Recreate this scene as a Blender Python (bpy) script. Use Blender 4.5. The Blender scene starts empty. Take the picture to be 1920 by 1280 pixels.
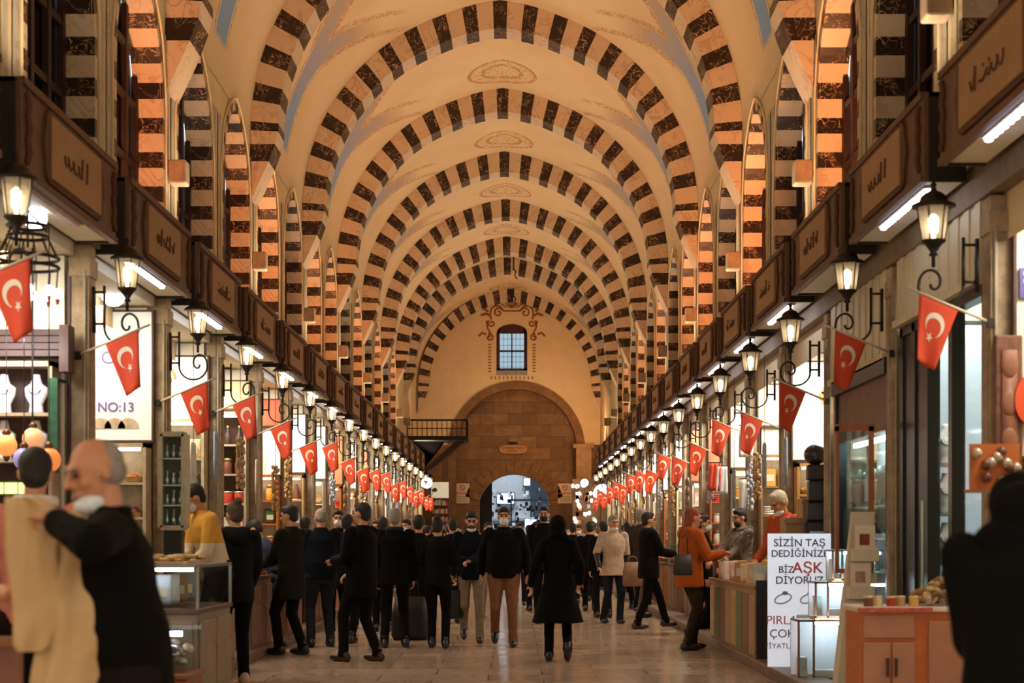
import bpy, math, random
from mathutils import Vector, Matrix
random.seed(7)
C = bpy.context.scene.collection
PI = math.pi
CX, CZ, F = 0.27, 1.4, 3000.0          # the camera's place across the nave and above the floor

# ------------------------------------------------------------------ camera
cam = bpy.data.objects.new('camera', bpy.data.cameras.new('camera')); C.objects.link(cam)
cam.location = (CX, 0, CZ); cam.rotation_euler = (PI/2, 0, 0)
cam.data.sensor_width = 36; cam.data.lens = 36*F/1920
cam.data.shift_x = -6/1920; cam.data.shift_y = 370/1920
cam.data.clip_start = 0.1; cam.data.clip_end = 300
cam.data.dof.use_dof = True; cam.data.dof.focus_distance = 27; cam.data.dof.aperture_fstop = 2.6
bpy.context.scene.camera = cam
# ------------------------------------------------------------------ world: overcast daylight outside the hall
w = bpy.data.worlds.new('overcast_sky'); bpy.context.scene.world = w; w.use_nodes = True
bg = w.node_tree.nodes['Background']; bg.inputs[0].default_value = (0.56, 0.68, 0.78, 1); bg.inputs[1].default_value = 2.4
vs = bpy.context.scene.view_settings
vs.view_transform = 'Standard'; vs.look = 'None'; vs.gamma = 1; vs.use_curve_mapping = False; vs.exposure = -0.08
cy = bpy.context.scene.cycles
cy.max_bounces = 7; cy.diffuse_bounces = 3; cy.glossy_bounces = 3; cy.transmission_bounces = 4; cy.transparent_max_bounces = 12
cy.caustics_reflective = False; cy.caustics_refractive = False; cy.sample_clamp_indirect = 4; cy.use_light_tree = True
cy.use_adaptive_sampling = True; cy.adaptive_threshold = 0.02

def area(name, loc, target, sx, sy, power, col, spread=None):
    l = bpy.data.lights.new(name, 'AREA'); l.shape = 'RECTANGLE'; l.size = sx; l.size_y = sy; l.energy = power; l.color = col
    if spread: l.spread = math.radians(spread)
    o = bpy.data.objects.new(name, l); C.objects.link(o); o.location = loc
    d = Vector(target) - Vector(loc)
    o.rotation_euler = d.to_track_quat('-Z', 'Y').to_euler()
    return o
RIBS = [6.3, 11.9, 17.5, 23.1, 28.7, 34.3, 39.9, 45.5, 51.1, 54.9]
WARM = (1.0, 0.79, 0.54); ORANGE = (1.0, 0.36, 0.13); WHITE = (1.0, 0.90, 0.78)
UP = 44
for i in range(-3, 10):                  # floodlights on the ledges, washing the vault
    y = 6.5 + 5.6*i
    for s in (-1, 1):
        o = area('vault_or_fill_light', (s*2.98, y, 4.5), (s*0.5, y + 0.3, 9.8), 0.3, 0.7, UP, WARM, 140)
area('vault_or_fill_light', (3.1, 58.0, 4.9), (1.4, 61.8, 7.0), 0.3, 1.5, 100, (1, .5, .22))
area('vault_or_fill_light', (-3.0, 57.5, 5.9), (0.6, 61.5, 9.0), 0.3, 1.5, 15, WARM)
area('vault_or_fill_light', (0.2, 57.2, 9.6), (0.2, 62, 3.6), 1.6, 0.3, 22, (1, .72, .46), 90)  # added mid-air lamp that brightens the end wall, no fixture there
SUNL = bpy.data.lights.new('overcast_sun', 'SUN'); SUNL.energy = 3.0; SUNL.angle = math.radians(40); SUNL.color = (.85, .93, 1)
SUN = bpy.data.objects.new('overcast_sun', SUNL); C.objects.link(SUN); SUN.rotation_euler = (math.radians(32), 0, 0)
LPIL = [12.6 + 2.8*k for k in range(-3, 17)]     # shop pillars along the left side
RPIL = [10.8 + 2.8*k for k in range(-2, 17)]
for s in (-1, 1):                        # added soft lamps for unseen shops behind the camera, brightening the foreground
    for y in (-1.5, -6.5, -11.5): area('shop_or_fill_lamp', (s*3.6, y, 3.4), (s*1.2, y+1.0, 0), .8, 3.5, 165, WHITE)
for s, pil, ex in ((-1, LPIL, -3.05), (1, RPIL, 3.44)):
    for k, y in enumerate(pil[1:]):     # the shops' own ceiling lamps
        if y > 58: continue
        p = 46 if y < 20 else 66 if y < 30 else 80
        area('shop_or_fill_lamp', (ex + s*0.62, y - 0.95, 3.5), (ex + s*0.45, y - 0.4, 0), 0.7, 0.9, p, WHITE if k % 3 else (1.0, 0.82, 0.6))

# ------------------------------------------------------------------ materials
def lin(c):
    if isinstance(c, str):
        c = tuple(int(c[i:i+2], 16)/255 for i in (0, 2, 4))
    return tuple((x/12.92 if x <= 0.04045 else ((x+0.055)/1.055)**2.4) for x in c) + (1,)
class NT:
    def __init__(self, name):
        self.m = bpy.data.materials.new(name); self.m.use_nodes = True
        self.t = self.m.node_tree; self.b = self.t.nodes['Principled BSDF']
    def n(self, typ, **kw):
        nd = self.t.nodes.new(typ)
        for k, v in kw.items(): setattr(nd, k, v)
        return nd
    def put(self, sock, v):
        if isinstance(v, bpy.types.NodeSocket): self.t.links.new(v, sock)
        elif v is not None: sock.default_value = v
    def m_(self, op, a, b=None, c=None):
        nd = self.n('ShaderNodeMath', operation=op)
        for i, v in enumerate((a, b, c)):
            if v is not None: self.put(nd.inputs[i], v)
        return nd.outputs[0]
    def mix(self, f, a, b):
        nd = self.n('ShaderNodeMix', data_type='RGBA')
        self.put(nd.inputs[0], f); self.put(nd.inputs[6], a); self.put(nd.inputs[7], b)
        return nd.outputs[2]
    def coord(self): return self.n('ShaderNodeTexCoord').outputs['Object']
    def noise(self, vec, scale, detail=3, rough=0.5, dist=0):
        nd = self.n('ShaderNodeTexNoise'); self.put(nd.inputs['Vector'], vec)
        nd.inputs['Scale'].default_value = scale; nd.inputs['Detail'].default_value = detail
        nd.inputs['Roughness'].default_value = rough; nd.inputs['Distortion'].default_value = dist
        return nd.outputs['Fac']
    def ramp(self, f, a, b, lo=0., hi=1.):
        nd = self.n('ShaderNodeMapRange'); self.put(nd.inputs[0], f)
        nd.inputs[1].default_value = a; nd.inputs[2].default_value = b; nd.inputs[3].default_value = lo; nd.inputs[4].default_value = hi
        return nd.outputs[0]
    def bump(self, h, s, d=0.02):
        nd = self.n('ShaderNodeBump'); nd.inputs['Strength'].default_value = s; nd.inputs['Distance'].default_value = d
        self.put(nd.inputs['Height'], h); self.t.links.new(nd.outputs[0], self.b.inputs['Normal'])
    def done(self, col, rough=0.6, metal=0, spec=None):
        self.put(self.b.inputs['Base Color'], col); self.put(self.b.inputs['Roughness'], rough); self.put(self.b.inputs['Metallic'], metal)
        if spec is not None: self.b.inputs['Specular IOR Level'].default_value = spec
        return self.m
_mc = {}
def mat(col, rough=0.6, metal=0, var=0.25, scale=8, bump=0.0, spec=None):
    key = (col, rough, metal, var, scale, bump)
    if key in _mc: return _mc[key]
    t = NT('surface_' + str(len(_mc))); c = lin(col)
    if var > 0:
        f = t.noise(t.coord(), scale, 4, 0.6)
        d = tuple(x*(1-var) for x in c[:3]) + (1,); u = tuple(min(1, x*(1+var*0.6)) for x in c[:3]) + (1,)
        cc = t.mix(t.ramp(f, .3, .7), d, u)
        if bump: t.bump(f, bump, 0.01)
    else: cc = c
    _mc[key] = t.done(cc, rough, metal, spec); return _mc[key]
def emit(col, s, name='glow'):
    key = ('e', col, s)
    if key in _mc: return _mc[key]
    t = NT(name); c = lin(col)
    t.b.inputs['Emission Color'].default_value = c; t.b.inputs['Emission Strength'].default_value = s
    _mc[key] = t.done(c, .5); return _mc[key]
def glass_mat(tint='ffffff', amt=0.12):
    key = ('g', tint, amt)
    if key in _mc: return _mc[key]
    t = NT('clear_glass'); tr = t.n('ShaderNodeBsdfTransparent'); tr.inputs[0].default_value = lin(tint)
    gl = t.n('ShaderNodeBsdfGlossy'); gl.inputs['Roughness'].default_value = 0.05
    fr = t.n('ShaderNodeLayerWeight'); fr.inputs[0].default_value = .5
    mx = t.n('ShaderNodeMixShader'); t.put(mx.inputs[0], t.m_('ADD', t.m_('MULTIPLY', t.m_('POWER', fr.outputs['Facing'], 5.0), .35), amt*.5)); t.t.links.new(tr.outputs[0], mx.inputs[1]); t.t.links.new(gl.outputs[0], mx.inputs[2])
    t.t.links.new(mx.outputs[0], t.t.nodes['Material Output'].inputs[0]); t.t.nodes.remove(t.b)
    _mc[key] = t.m; return t.m

def milk_glass():
    t = NT('seeded_lantern_glass'); tr = t.n('ShaderNodeBsdfTransparent'); tr.inputs[0].default_value = lin('f6ecd8')
    tl = t.n('ShaderNodeBsdfTranslucent'); tl.inputs[0].default_value = lin('e8dcc0'); gl = t.n('ShaderNodeBsdfGlossy'); gl.inputs['Roughness'].default_value = .1
    m1 = t.n('ShaderNodeMixShader'); m1.inputs[0].default_value = .30; t.t.links.new(tr.outputs[0], m1.inputs[1]); t.t.links.new(tl.outputs[0], m1.inputs[2])
    m2 = t.n('ShaderNodeMixShader'); m2.inputs[0].default_value = .07; t.t.links.new(m1.outputs[0], m2.inputs[1]); t.t.links.new(gl.outputs[0], m2.inputs[2])
    t.t.links.new(m2.outputs[0], t.t.nodes['Material Output'].inputs[0]); t.t.nodes.remove(t.b); return t.m
Z0, EA, ERISE = 7.3, 3.55, 3.7
ER = (ERISE**2 + EA**2)/(2*EA)
def M_vault():
    t = NT('painted_vault_plaster'); co = t.coord()
    sp = t.n('ShaderNodeSeparateXYZ'); t.put(sp.inputs[0], co); x, y, z = sp.outputs
    base = t.mix(t.ramp(t.noise(co, .7, 4), .3, .7), lin('d9bf94'), lin('e3cba4'))
    tt = t.m_('MULTIPLY', t.m_('FRACT', t.m_('DIVIDE', t.m_('SUBTRACT', y, 0.7), 5.6)), 5.6)     # distance behind the last rib
    q = t.m_('MAXIMUM', t.m_('DIVIDE', t.m_('SUBTRACT', z, 8.8), 1.5), 0.0)
    wv = t.m_('MULTIPLY', t.m_('MULTIPLY', q, q), 1.5)
    dd = t.m_('SUBTRACT', t.m_('ABSOLUTE', t.m_('SUBTRACT', tt, 3.05)), wv)
    ad = t.m_('ABSOLUTE', dd)
    hi = t.ramp(z, 9.9, 10.3, 1, 0); lo = t.ramp(z, 7.75, 7.85, 0, 1); lim = t.m_('MULTIPLY', hi, lo)
    inr = t.m_('MULTIPLY', t.ramp(ad, .33, .35, 1, 0), lim)
    blue = t.mix(t.ramp(z, 8.4, 10.0), lin('86a4d0'), lin('b8a088'))
    c1 = t.mix(inr, base, blue)
    nz = t.noise(co, 14, 2, .6)
    ln = t.m_('MULTIPLY', t.m_('COMPARE', ad, .43, .025), lim)
    ln = t.m_('MULTIPLY', ln, t.m_('GREATER_THAN', nz, .45))
    # leaf scrolls where the bands close toward the crown
    pat = t.m_('MULTIPLY', t.m_('COMPARE', ad, .46, .12), t.m_('MULTIPLY', t.ramp(z, 9.25, 9.35), t.ramp(z, 10.45, 10.55, 1, 0)))
    wn = t.noise(co, 9, 3, .6, 1.5)
    pat = t.m_('MULTIPLY', pat, t.m_('COMPARE', wn, .5, .045))
    # crown medallion
    ex = t.m_('DIVIDE', x, .72); ey = t.m_('DIVIDE', t.m_('SUBTRACT', tt, 4.35), .8)
    r = t.m_('SQRT', t.m_('ADD', t.m_('MULTIPLY', ex, ex), t.m_('MULTIPLY', ey, ey)))
    md = t.m_('ADD', t.m_('COMPARE', r, .95, .05), t.m_('COMPARE', r, .55, .06))
    md = t.m_('ADD', md, t.m_('MULTIPLY', t.m_('COMPARE', t.noise(co, 7, 2, .5, 2), .5, .03), t.m_('LESS_THAN', r, .95)))
    md = t.m_('MULTIPLY', md, t.m_('MULTIPLY', t.m_('GREATER_THAN', z, 10.4), t.m_('GREATER_THAN', nz, .42)))
    k = t.m_('MINIMUM', t.m_('ADD', t.m_('ADD', ln, pat), md), 1.0)
    return t.done(t.mix(t.m_('MULTIPLY', k, .75), c1, lin('a2693f')), .75)
VAULT = M_vault()
def M_marble(name, c0, c1, vein, sc=5.0, rough=.3, w=.02, amt=.8):
    t = NT(name); co = t.coord()
    f = t.noise(co, sc, 3, .6, 1.2); v = t.m_('COMPARE', f, .5, w)
    g = t.m_('MULTIPLY', v, t.ramp(t.noise(co, sc*.6, 2), .4, .55))
    return t.done(t.mix(t.m_('MULTIPLY', g, amt), t.mix(t.noise(co, sc*.5, 3), lin(c0), lin(c1)), lin(vein)), rough)
MD = M_marble('dark_veined_marble', '1d0e08', '29160d', 'c09a74', 7, .4, .013, 1.0)
ML = M_marble('pale_veined_marble', 'cbb397', 'd8c3a8', 'a5866a', 3, .45, .03, .5)
MP = M_marble('painted_grey_marble', 'b0a595', 'c4b8a4', '8d7c6a', 4, .6, .05, .5)
PLASTER = mat('dcc49a', .8, var=.08, scale=2)
STONE = mat('a48e70', .8, var=.4, scale=9, bump=.5)
FRAME = mat('3a241a', .5); BLACK = mat('0d0908', .45, var=.1); IRON = mat('1d1512', .5, .3, var=.2)
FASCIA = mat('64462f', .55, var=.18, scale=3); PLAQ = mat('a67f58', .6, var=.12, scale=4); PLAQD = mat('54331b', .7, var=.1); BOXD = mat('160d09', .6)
CREAM = mat('e6dfc8', .6, var=.06); WHITEP = mat('eeece6', .5, var=.03)
WOOD = mat('8d5a32', .5, var=.25, scale=5); OWOOD = mat('b8642a', .45, var=.2, scale=4); LWOOD = mat('b9925f', .55, var=.2, scale=5)
LEDM = emit('e6ecff', 16.0, 'led_strip'); BULB = emit('ffe6c4', 11.0, 'lamp_bulb')
LGLASS = milk_glass(); GLASS = glass_mat('f2fbfa', .05)
def M_floor():
    t = NT('polished_stone_floor'); co = t.coord()
    b = t.n('ShaderNodeTexBrick'); t.put(b.inputs['Vector'], co); b.offset = .5
    for k, v in (('Scale', 1.0), ('Mortar Size', .006), ('Brick Width', 1.1), ('Row Height', .75)): b.inputs[k].default_value = v
    b.inputs['Color1'].default_value = lin('d4bca2'); b.inputs['Color2'].default_value = lin('bda085'); b.inputs['Mortar'].default_value = lin('4a3526')
    n = t.noise(co, 2.2, 5, .6)
    return t.done(t.mix(t.ramp(n, .3, .75, 0, .3), b.outputs[0], lin('a0805f')), t.ramp(n, .3, .7, .10, .2))
def M_ashlar(name, c1, c2, mo, sc=1., bw=1.1, rh=.45, axis='XZ'):
    t = NT(name); co = t.coord(); sp = t.n('ShaderNodeSeparateXYZ'); t.put(sp.inputs[0], co)
    cb = t.n('ShaderNodeCombineXYZ'); t.put(cb.inputs[0], sp.outputs['X' if axis == 'XZ' else 'Y']); t.put(cb.inputs[1], sp.outputs['Z'])
    b = t.n('ShaderNodeTexBrick'); t.put(b.inputs['Vector'], cb.outputs[0])
    for k, v in (('Scale', sc), ('Mortar Size', .008), ('Brick Width', bw), ('Row Height', rh)): b.inputs[k].default_value = v
    b.inputs['Color1'].default_value = lin(c1); b.inputs['Color2'].default_value = lin(c2); b.inputs['Mortar'].default_value = lin(mo)
    n = t.noise(co, 2.5, 6, .65); t.bump(n, .4, .02)
    return t.done(t.mix(t.ramp(n, .35, .7, 0, .6), b.outputs[0], lin('5c4028')), .8)
ASH = M_ashlar('brown_ashlar', '94734f', '73563a', '4d3520')
FLOORM = M_floor()

# ------------------------------------------------------------------ mesh building
class MB:
    def __init__(s): s.v = []; s.f = []; s.m = []
    def add(s, vs_, fs, mi=0):
        o = len(s.v); s.v += [tuple(p) for p in vs_]
        for f in fs: s.f.append(tuple(i+o for i in f)); s.m.append(mi)
        return s
    def box(s, x0, x1, y0, y1, z0, z1, mi=0):
        if x0 > x1: x0, x1 = x1, x0
        if y0 > y1: y0, y1 = y1, y0
        return s.add([(x0,y0,z0),(x1,y0,z0),(x1,y1,z0),(x0,y1,z0),(x0,y0,z1),(x1,y0,z1),(x1,y1,z1),(x0,y1,z1)],
                     [(0,3,2,1),(4,5,6,7),(0,1,5,4),(1,2,6,5),(2,3,7,6),(3,0,4,7)], mi)
    def hexa(s, p, mi=0):   # eight points: four of one end, four of the other
        return s.add(p, [(0,1,2,3),(7,6,5,4),(0,4,5,1),(1,5,6,2),(2,6,7,3),(3,7,4,0)], mi)
    def quad(s, a, b, c, d, mi=0): return s.add([a,b,c,d], [(0,1,2,3)], mi)
    def frame_of(s, d):
        d = Vector(d).normalized(); a = Vector((0,0,1)) if abs(d.z) < .9 else Vector((1,0,0))
        u = d.cross(a).normalized(); return u, d.cross(u).normalized()
    def cyl(s, p0, p1, r0, r1=None, n=10, mi=0):
        r1 = r0 if r1 is None else r1; p0 = Vector(p0); p1 = Vector(p1); u, w_ = s.frame_of(p1-p0)
        vv = []
        for p, r in ((p0, r0), (p1, r1)):
            vv += [p + (u*math.cos(2*PI*i/n) + w_*math.sin(2*PI*i/n))*r for i in range(n)]
        fs = [(i, (i+1) % n, n+(i+1) % n, n+i) for i in range(n)] + [tuple(range(n-1, -1, -1)), tuple(range(n, 2*n))]
        return s.add(vv, fs, mi)
    def tube(s, pts, r, n=6, mi=0):
        pts = [Vector(p) for p in pts]; vv = []; fs = []
        for k, p in enumerate(pts):
            d = pts[min(k+1, len(pts)-1)] - pts[max(k-1, 0)]
            u, w_ = s.frame_of(d); rr = r[k] if isinstance(r, (list, tuple)) else r
            if k and (u.dot(lu) < 0): u = -u; w_ = -w_
            lu = u
            vv += [p + (u*math.cos(2*PI*i/n) + w_*math.sin(2*PI*i/n))*rr for i in range(n)]
        for k in range(len(pts)-1):
            for i in range(n): fs.append((k*n+i, k*n+(i+1) % n, (k+1)*n+(i+1) % n, (k+1)*n+i))
        fs += [tuple(range(n-1, -1, -1)), tuple(range((len(pts)-1)*n, len(pts)*n))]
        return s.add(vv, fs, mi)
    def lathe(s, prof, c=(0,0,0), n=14, mi=0, sx=1., sy=1.):
        vv = []; fs = []
        for r, z in prof:
            vv += [(c[0]+r*sx*math.cos(2*PI*i/n), c[1]+r*sy*math.sin(2*PI*i/n), c[2]+z) for i in range(n)]
        for k in range(len(prof)-1):
            for i in range(n): fs.append((k*n+i, k*n+(i+1) % n, (k+1)*n+(i+1) % n, (k+1)*n+i))
        fs += [tuple(range(n-1, -1, -1)), tuple(range((len(prof)-1)*n, len(prof)*n))]
        return s.add(vv, fs, mi)
    def ell(s, c, r, M=None, nu=12, nv=8, mi=0):
        c = Vector(c); M = M or Matrix.Identity(3); vv = []; fs = []
        for j in range(nv+1):
            ph = -PI/2 + PI*j/nv
            for i in range(nu):
                a = 2*PI*i/nu
                vv.append(c + M @ Vector((r[0]*math.cos(ph)*math.cos(a), r[1]*math.cos(ph)*math.sin(a), r[2]*math.sin(ph))))
        for j in range(nv):
            for i in range(nu): fs.append((j*nu+i, j*nu+(i+1) % nu, (j+1)*nu+(i+1) % nu, (j+1)*nu+i))
        return s.add(vv, fs, mi)
    def cap(s, p0, r0, p1, r1, n=10, mi=0):
        p0 = Vector(p0); p1 = Vector(p1); d = p1-p0; L = d.length
        if L < 1e-5: return s.ell(p0, (r0,)*3)
        d = d/L; u, w_ = s.frame_of(d); rings = []
        for j in range(1, 5):
            a = PI/2*(j/4-1); rings.append((p0 + d*r0*math.sin(a), max(r0*math.cos(a), 1e-4)))
        rings.insert(0, (p0-d*r0, 1e-4))
        for j in range(0, 4):
            a = PI/2*j/4; rings.append((p1 + d*r1*math.sin(a), r1*math.cos(a)))
        rings.append((p1+d*r1, 1e-4))
        vv = []; fs = []
        for p, r in rings: vv += [p + (u*math.cos(2*PI*i/n)+w_*math.sin(2*PI*i/n))*r for i in range(n)]
        for k in range(len(rings)-1):
            for i in range(n): fs.append((k*n+i, k*n+(i+1) % n, (k+1)*n+(i+1) % n, (k+1)*n+i))
        fs += [tuple(range(n-1, -1, -1)), tuple(range((len(rings)-1)*n, len(rings)*n))]
        return s.add(vv, fs, mi)
    def loft(s, rings, n=20, mi=0):   # rings: (centre, rx, ry) or with a 4th: rotation matrix
        vv = []; fs = []
        for rg in rings:
            c, rx, ry = Vector(rg[0]), rg[1], rg[2]; M = rg[3] if len(rg) > 3 else Matrix.Identity(3)
            vv += [c + M @ Vector((rx*math.cos(2*PI*i/n), ry*math.sin(2*PI*i/n), 0)) for i in range(n)]
        for k in range(len(rings)-1):
            for i in range(n): fs.append((k*n+i, k*n+(i+1) % n, (k+1)*n+(i+1) % n, (k+1)*n+i))
        fs += [tuple(range(n-1, -1, -1)), tuple(range((len(rings)-1)*n, len(rings)*n))]
        return s.add(vv, fs, mi)
    def prism(s, poly, y0, y1, mi=0):   # polygon in x,z pushed along y
        n = len(poly); vv = [(p[0], y0, p[1]) for p in poly] + [(p[0], y1, p[1]) for p in poly]
        fs = [tuple(range(n)), tuple(range(2*n-1, n-1, -1))] + [(i, i+n, (i+1) % n+n, (i+1) % n) for i in range(n)]
        return s.add(vv, fs, mi)
    def build(s, name, mats, parent=None, smooth=False, bevel=0, loc=None):
        me = bpy.data.meshes.new(name); me.from_pydata(s.v, [], s.f)
        mats = mats if isinstance(mats, (list, tuple)) else [mats]
        for m in mats: me.materials.append(m)
        if any(s.m): me.polygons.foreach_set('material_index', s.m)
        if smooth: me.polygons.foreach_set('use_smooth', [True]*len(s.f))
        me.update(); o = bpy.data.objects.new(name, me); C.objects.link(o)
        if parent: o.parent = parent
        if loc: o.location = loc
        if bevel:
            b = o.modifiers.new('edge', 'BEVEL'); b.width = bevel; b.segments = 2; b.limit_method = 'ANGLE'
        return o
def tag(o, label, cat=None, group=None, kind=None):
    o['label'] = label
    if cat: o['category'] = cat
    if group: o['group'] = group
    if kind: o['kind'] = kind
    return o
def thing(name, label, cat, loc=(0,0,0), rz=0, group=None):
    o = bpy.data.objects.new(name, None); C.objects.link(o); o.location = loc; o.rotation_euler = (0,0,rz); o.empty_display_size = .1
    return tag(o, label, cat, group)
kids = {}
def dup(o, loc=None, rz=None, label=None, group=None, parent=None):
    c = o.copy(); C.objects.link(c)
    if parent is not None: c.parent = parent
    if loc is not None: c.location = loc
    if rz is not None: c.rotation_euler = (0,0,rz)
    if label: c['label'] = label
    if group: c['group'] = group
    for ch in list(o.children): dup(ch, parent=c)
    return c
def text(body, size, mtl, parent, loc, name='lettering', depth=.002, bold=0, align='CENTER', ry=0):
    cu = bpy.data.curves.new(name, 'FONT'); cu.body = body; cu.size = size; cu.extrude = depth; cu.offset = bold; cu.align_x = align; cu.align_y = 'CENTER'
    cu.materials.append(mtl); o = bpy.data.objects.new(name, cu); C.objects.link(o)
    bpy.context.view_layer.update(); me = bpy.data.meshes.new_from_object(o.evaluated_get(bpy.context.evaluated_depsgraph_get()))
    bpy.data.objects.remove(o); bpy.data.curves.remove(cu); o = bpy.data.objects.new(name, me); C.objects.link(o)
    if not me.materials: me.materials.append(mtl)
    o.parent = parent; o.location = loc; o.rotation_euler = (PI/2, ry, 0); return o
def at(x, y, Y): return (CX + (x-966)*Y/F, Y, CZ + (1010-y)*Y/F)
ORD = 'first second third fourth fifth sixth seventh eighth ninth tenth eleventh twelfth thirteenth fourteenth fifteenth sixteenth seventeenth eighteenth nineteenth twentieth'.split()
SIDE = {-1: 'left', 1: 'right'}

# ================================================================== the setting
b = MB().box(-5.5, 5.5, -14, 63, -.1, 0); tag(b.build('floor', FLOORM), 'polished brown stone floor running down the hall', 'floor', kind='structure')
def ext(u, a=EA, rise=ERISE, z0=Z0):    # u -1..1, left spring to right spring
    R = (rise**2+a**2)/(2*a); th = (1-abs(u))*math.acos((R-a)/R); th = math.acos((R-a)/R)-th
    tm = math.acos((R-a)/R); th = (1-abs(u))*tm
    s = -1 if u < 0 else 1
    x = s*(R*math.cos(th)-(R-a)); return (x, z0+R*math.sin(th)-.02+.08*max(0, 1-abs(x)/1.1))
m = MB(); N = 72
ys = [-14 + i*3.5 for i in range(23)]
for i in range(N):
    a_, b_ = ext(-1+2*i/N), ext(-1+2*(i+1)/N)
    for j in range(len(ys)-1):
        m.quad((a_[0], ys[j], a_[1]), (a_[0], ys[j+1], a_[1]), (b_[0], ys[j+1], b_[1]), (b_[0], ys[j], b_[1]))
o = m.build('ceiling', VAULT, smooth=True); tag(o, 'cream plaster barrel vault with painted bands and medallions', 'ceiling', kind='structure')

# striped arch ribs
tn = 0
def rib(y, xc=0.0, th=.6, label=''):
    global tn; tn += 1
    m = MB(); ai, ri = 3.15, 3.20
    P = 10
    bk = [0.0]
    k = .23
    while k < P: bk.append(k); k += (.54 if len(bk) % 2 == 0 else .46)
    bk.append(P)
    for s in (-1, 1):
        for i in range(len(bk)-1):
            dark = i % 2 == 0
            for q in range(2):
                p0 = bk[i] + (bk[i+1]-bk[i])*q/2; p1 = bk[i] + (bk[i+1]-bk[i])*(q+1)/2
                e0, e1 = ext(s*max(p0/P, 1e-6)), ext(s*p1/P); n0, n1 = ext(s*max(p0/P, 1e-6), ai, ri), ext(s*p1/P, ai, ri)
                m.hexa([(xc+e0[0], y, e0[1]+.02), (xc+n0[0], y, n0[1]), (xc+n1[0], y, n1[1]), (xc+e1[0], y, e1[1]+.02),
                        (xc+e0[0], y+th, e0[1]+.02), (xc+n0[0], y+th, n0[1]), (xc+n1[0], y+th, n1[1]), (xc+e1[0], y+th, e1[1]+.02)], 0 if dark else 1)
        def xin(z):  # taper of the corbel under the spring
            f = (Z0-z)/1.0; return s*(3.15 + .40*min(1, f)**1.3)
        zz = [Z0, Z0-.2, Z0-.45, Z0-.65, Z0-.85, Z0-1.0]
        for i in range(5):
            a0, a1 = xin(zz[i]), xin(zz[i+1])
            m.hexa([(xc+s*3.56, y, zz[i]), (xc+a0, y, zz[i]), (xc+a1, y, zz[i+1]), (xc+s*3.56, y, zz[i+1]),
                    (xc+s*3.56, y+th, zz[i]), (xc+a0, y+th, zz[i]), (xc+a1, y+th, zz[i+1]), (xc+s*3.56, y+th, zz[i+1])], 0 if i in (1,) else 1)
    o = m.build('trim_%d' % tn, [MD, ML]); tag(o, label, 'arch', 'striped transverse arch ribs', 'structure')
for i, y in enumerate(RIBS[1:]):
    rib(y, 0, label='%s dark and pale striped arch rib spanning the vault, counted from the camera' % ORD[i])
rib(61.75, .08, .3, 'striped arch rib framing the end wall lunette')
m = MB()
for i, y in enumerate(RIBS[1:9]):
    pass
# side walls with pointed window openings
WOP = [14.5 + 2.8*k - 2.0 for k in range(-4, 14)]   # near edge of each opening
SILL, WSPR, WRISE = 4.1, 6.0, 1.27
WR = (WRISE**2+1)/2
def wtop(v): return WSPR + math.sqrt(max(0, WR**2-(abs(v)+WR-1)**2))
for s in (-1, 1):
    m = MB(); X = s*3.56
    def wq(y0, z0, y1, z1, mi=0, zb0=None, zb1=None):
        m.quad((X, y0, z0), (X, y1, z0 if zb1 is None else zb1), (X, y1, z1), (X, y0, z1 if zb0 is None else zb0), mi)
    yy = -14.0
    for y0 in WOP:
        m.quad((X, yy, 3.4), (X, y0, 3.4), (X, y0, Z0+.1), (X, yy, Z0+.1))
        m.quad((X, y0, 3.4), (X, y0+2, 3.4), (X, y0+2, SILL), (X, y0, SILL))
        for i in range(20):
            a_, c_ = -1+i*.1, -1+(i+1)*.1
            m.quad((X, y0+1+a_, wtop(a_)), (X, y0+1+c_, wtop(c_)), (X, y0+1+c_, Z0+.1), (X, y0+1+a_, Z0+.1))
        yy = y0+2
        # marbled strips painted on the pier
        m.quad((X-s*.012, yy+.12, 4), (X-s*.012, yy+.34, 4), (X-s*.012, yy+.34, 6.9), (X-s*.012, yy+.12, 6.9), 1); m.quad((X-s*.012, yy+.46, 4), (X-s*.012, yy+.68, 4), (X-s*.012, yy+.68, 6.9), (X-s*.012, yy+.46, 6.9), 1)
    m.quad((X, yy, 3.4), (X, 63, 3.4), (X, 63, Z0+.1), (X, yy, Z0+.1))
    # lower wall: ledge, shop backs and partitions
    ex = -3.05 if s < 0 else 3.44
    tag(MB().box(ex, X+s*.0, -14, 60, 3.86, 3.98).box(ex, ex+s*.12, -14, 60, 3.72, 3.86).build('trim_%d' % (80 if s < 0 else 81), mat('7d6a52', .7)), 'plain ledge running above the %s shops' % SIDE[s], 'ledge', kind='structure')
    tag(MB().box(ex+s*1.35, ex+s*1.45, -14, 63, -.02, 3.75).build('wall_%s_rear' % SIDE[s], CREAM), 'cream rear wall of the shops on the %s' % SIDE[s], 'wall', kind='structure')
    tag(MB().box(ex+s*.13, ex+s*1.34, -14, 61.9, 3.62, 3.72).build('ceiling_%s_shops' % SIDE[s], CREAM), 'cream ceiling over the shops on the %s' % SIDE[s], 'ceiling', kind='structure')
    for k, y in enumerate(LPIL if s < 0 else RPIL):
        if y > 61: continue
        tag(MB().box(ex+s*.2, ex+s*1.34, y-.11, y+.05, 0, 3.61).build('wall_%s_partition' % SIDE[s], CREAM), 'cream partition wall closing the %s shop on the %s' % (ORD[k], SIDE[s]), 'wall', kind='structure')
    m.box(X, X+s*.1, 59.8, 63, 0, 3.5, 0)
    tag(m.build('wall_'+SIDE[s], [PLASTER, MP, mat('4a3322', .7), CREAM]), '%s side wall with pointed upper windows over the shops' % SIDE[s], 'wall', kind='structure')
wn_ = 0
win0 = None
STR = .37
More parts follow.
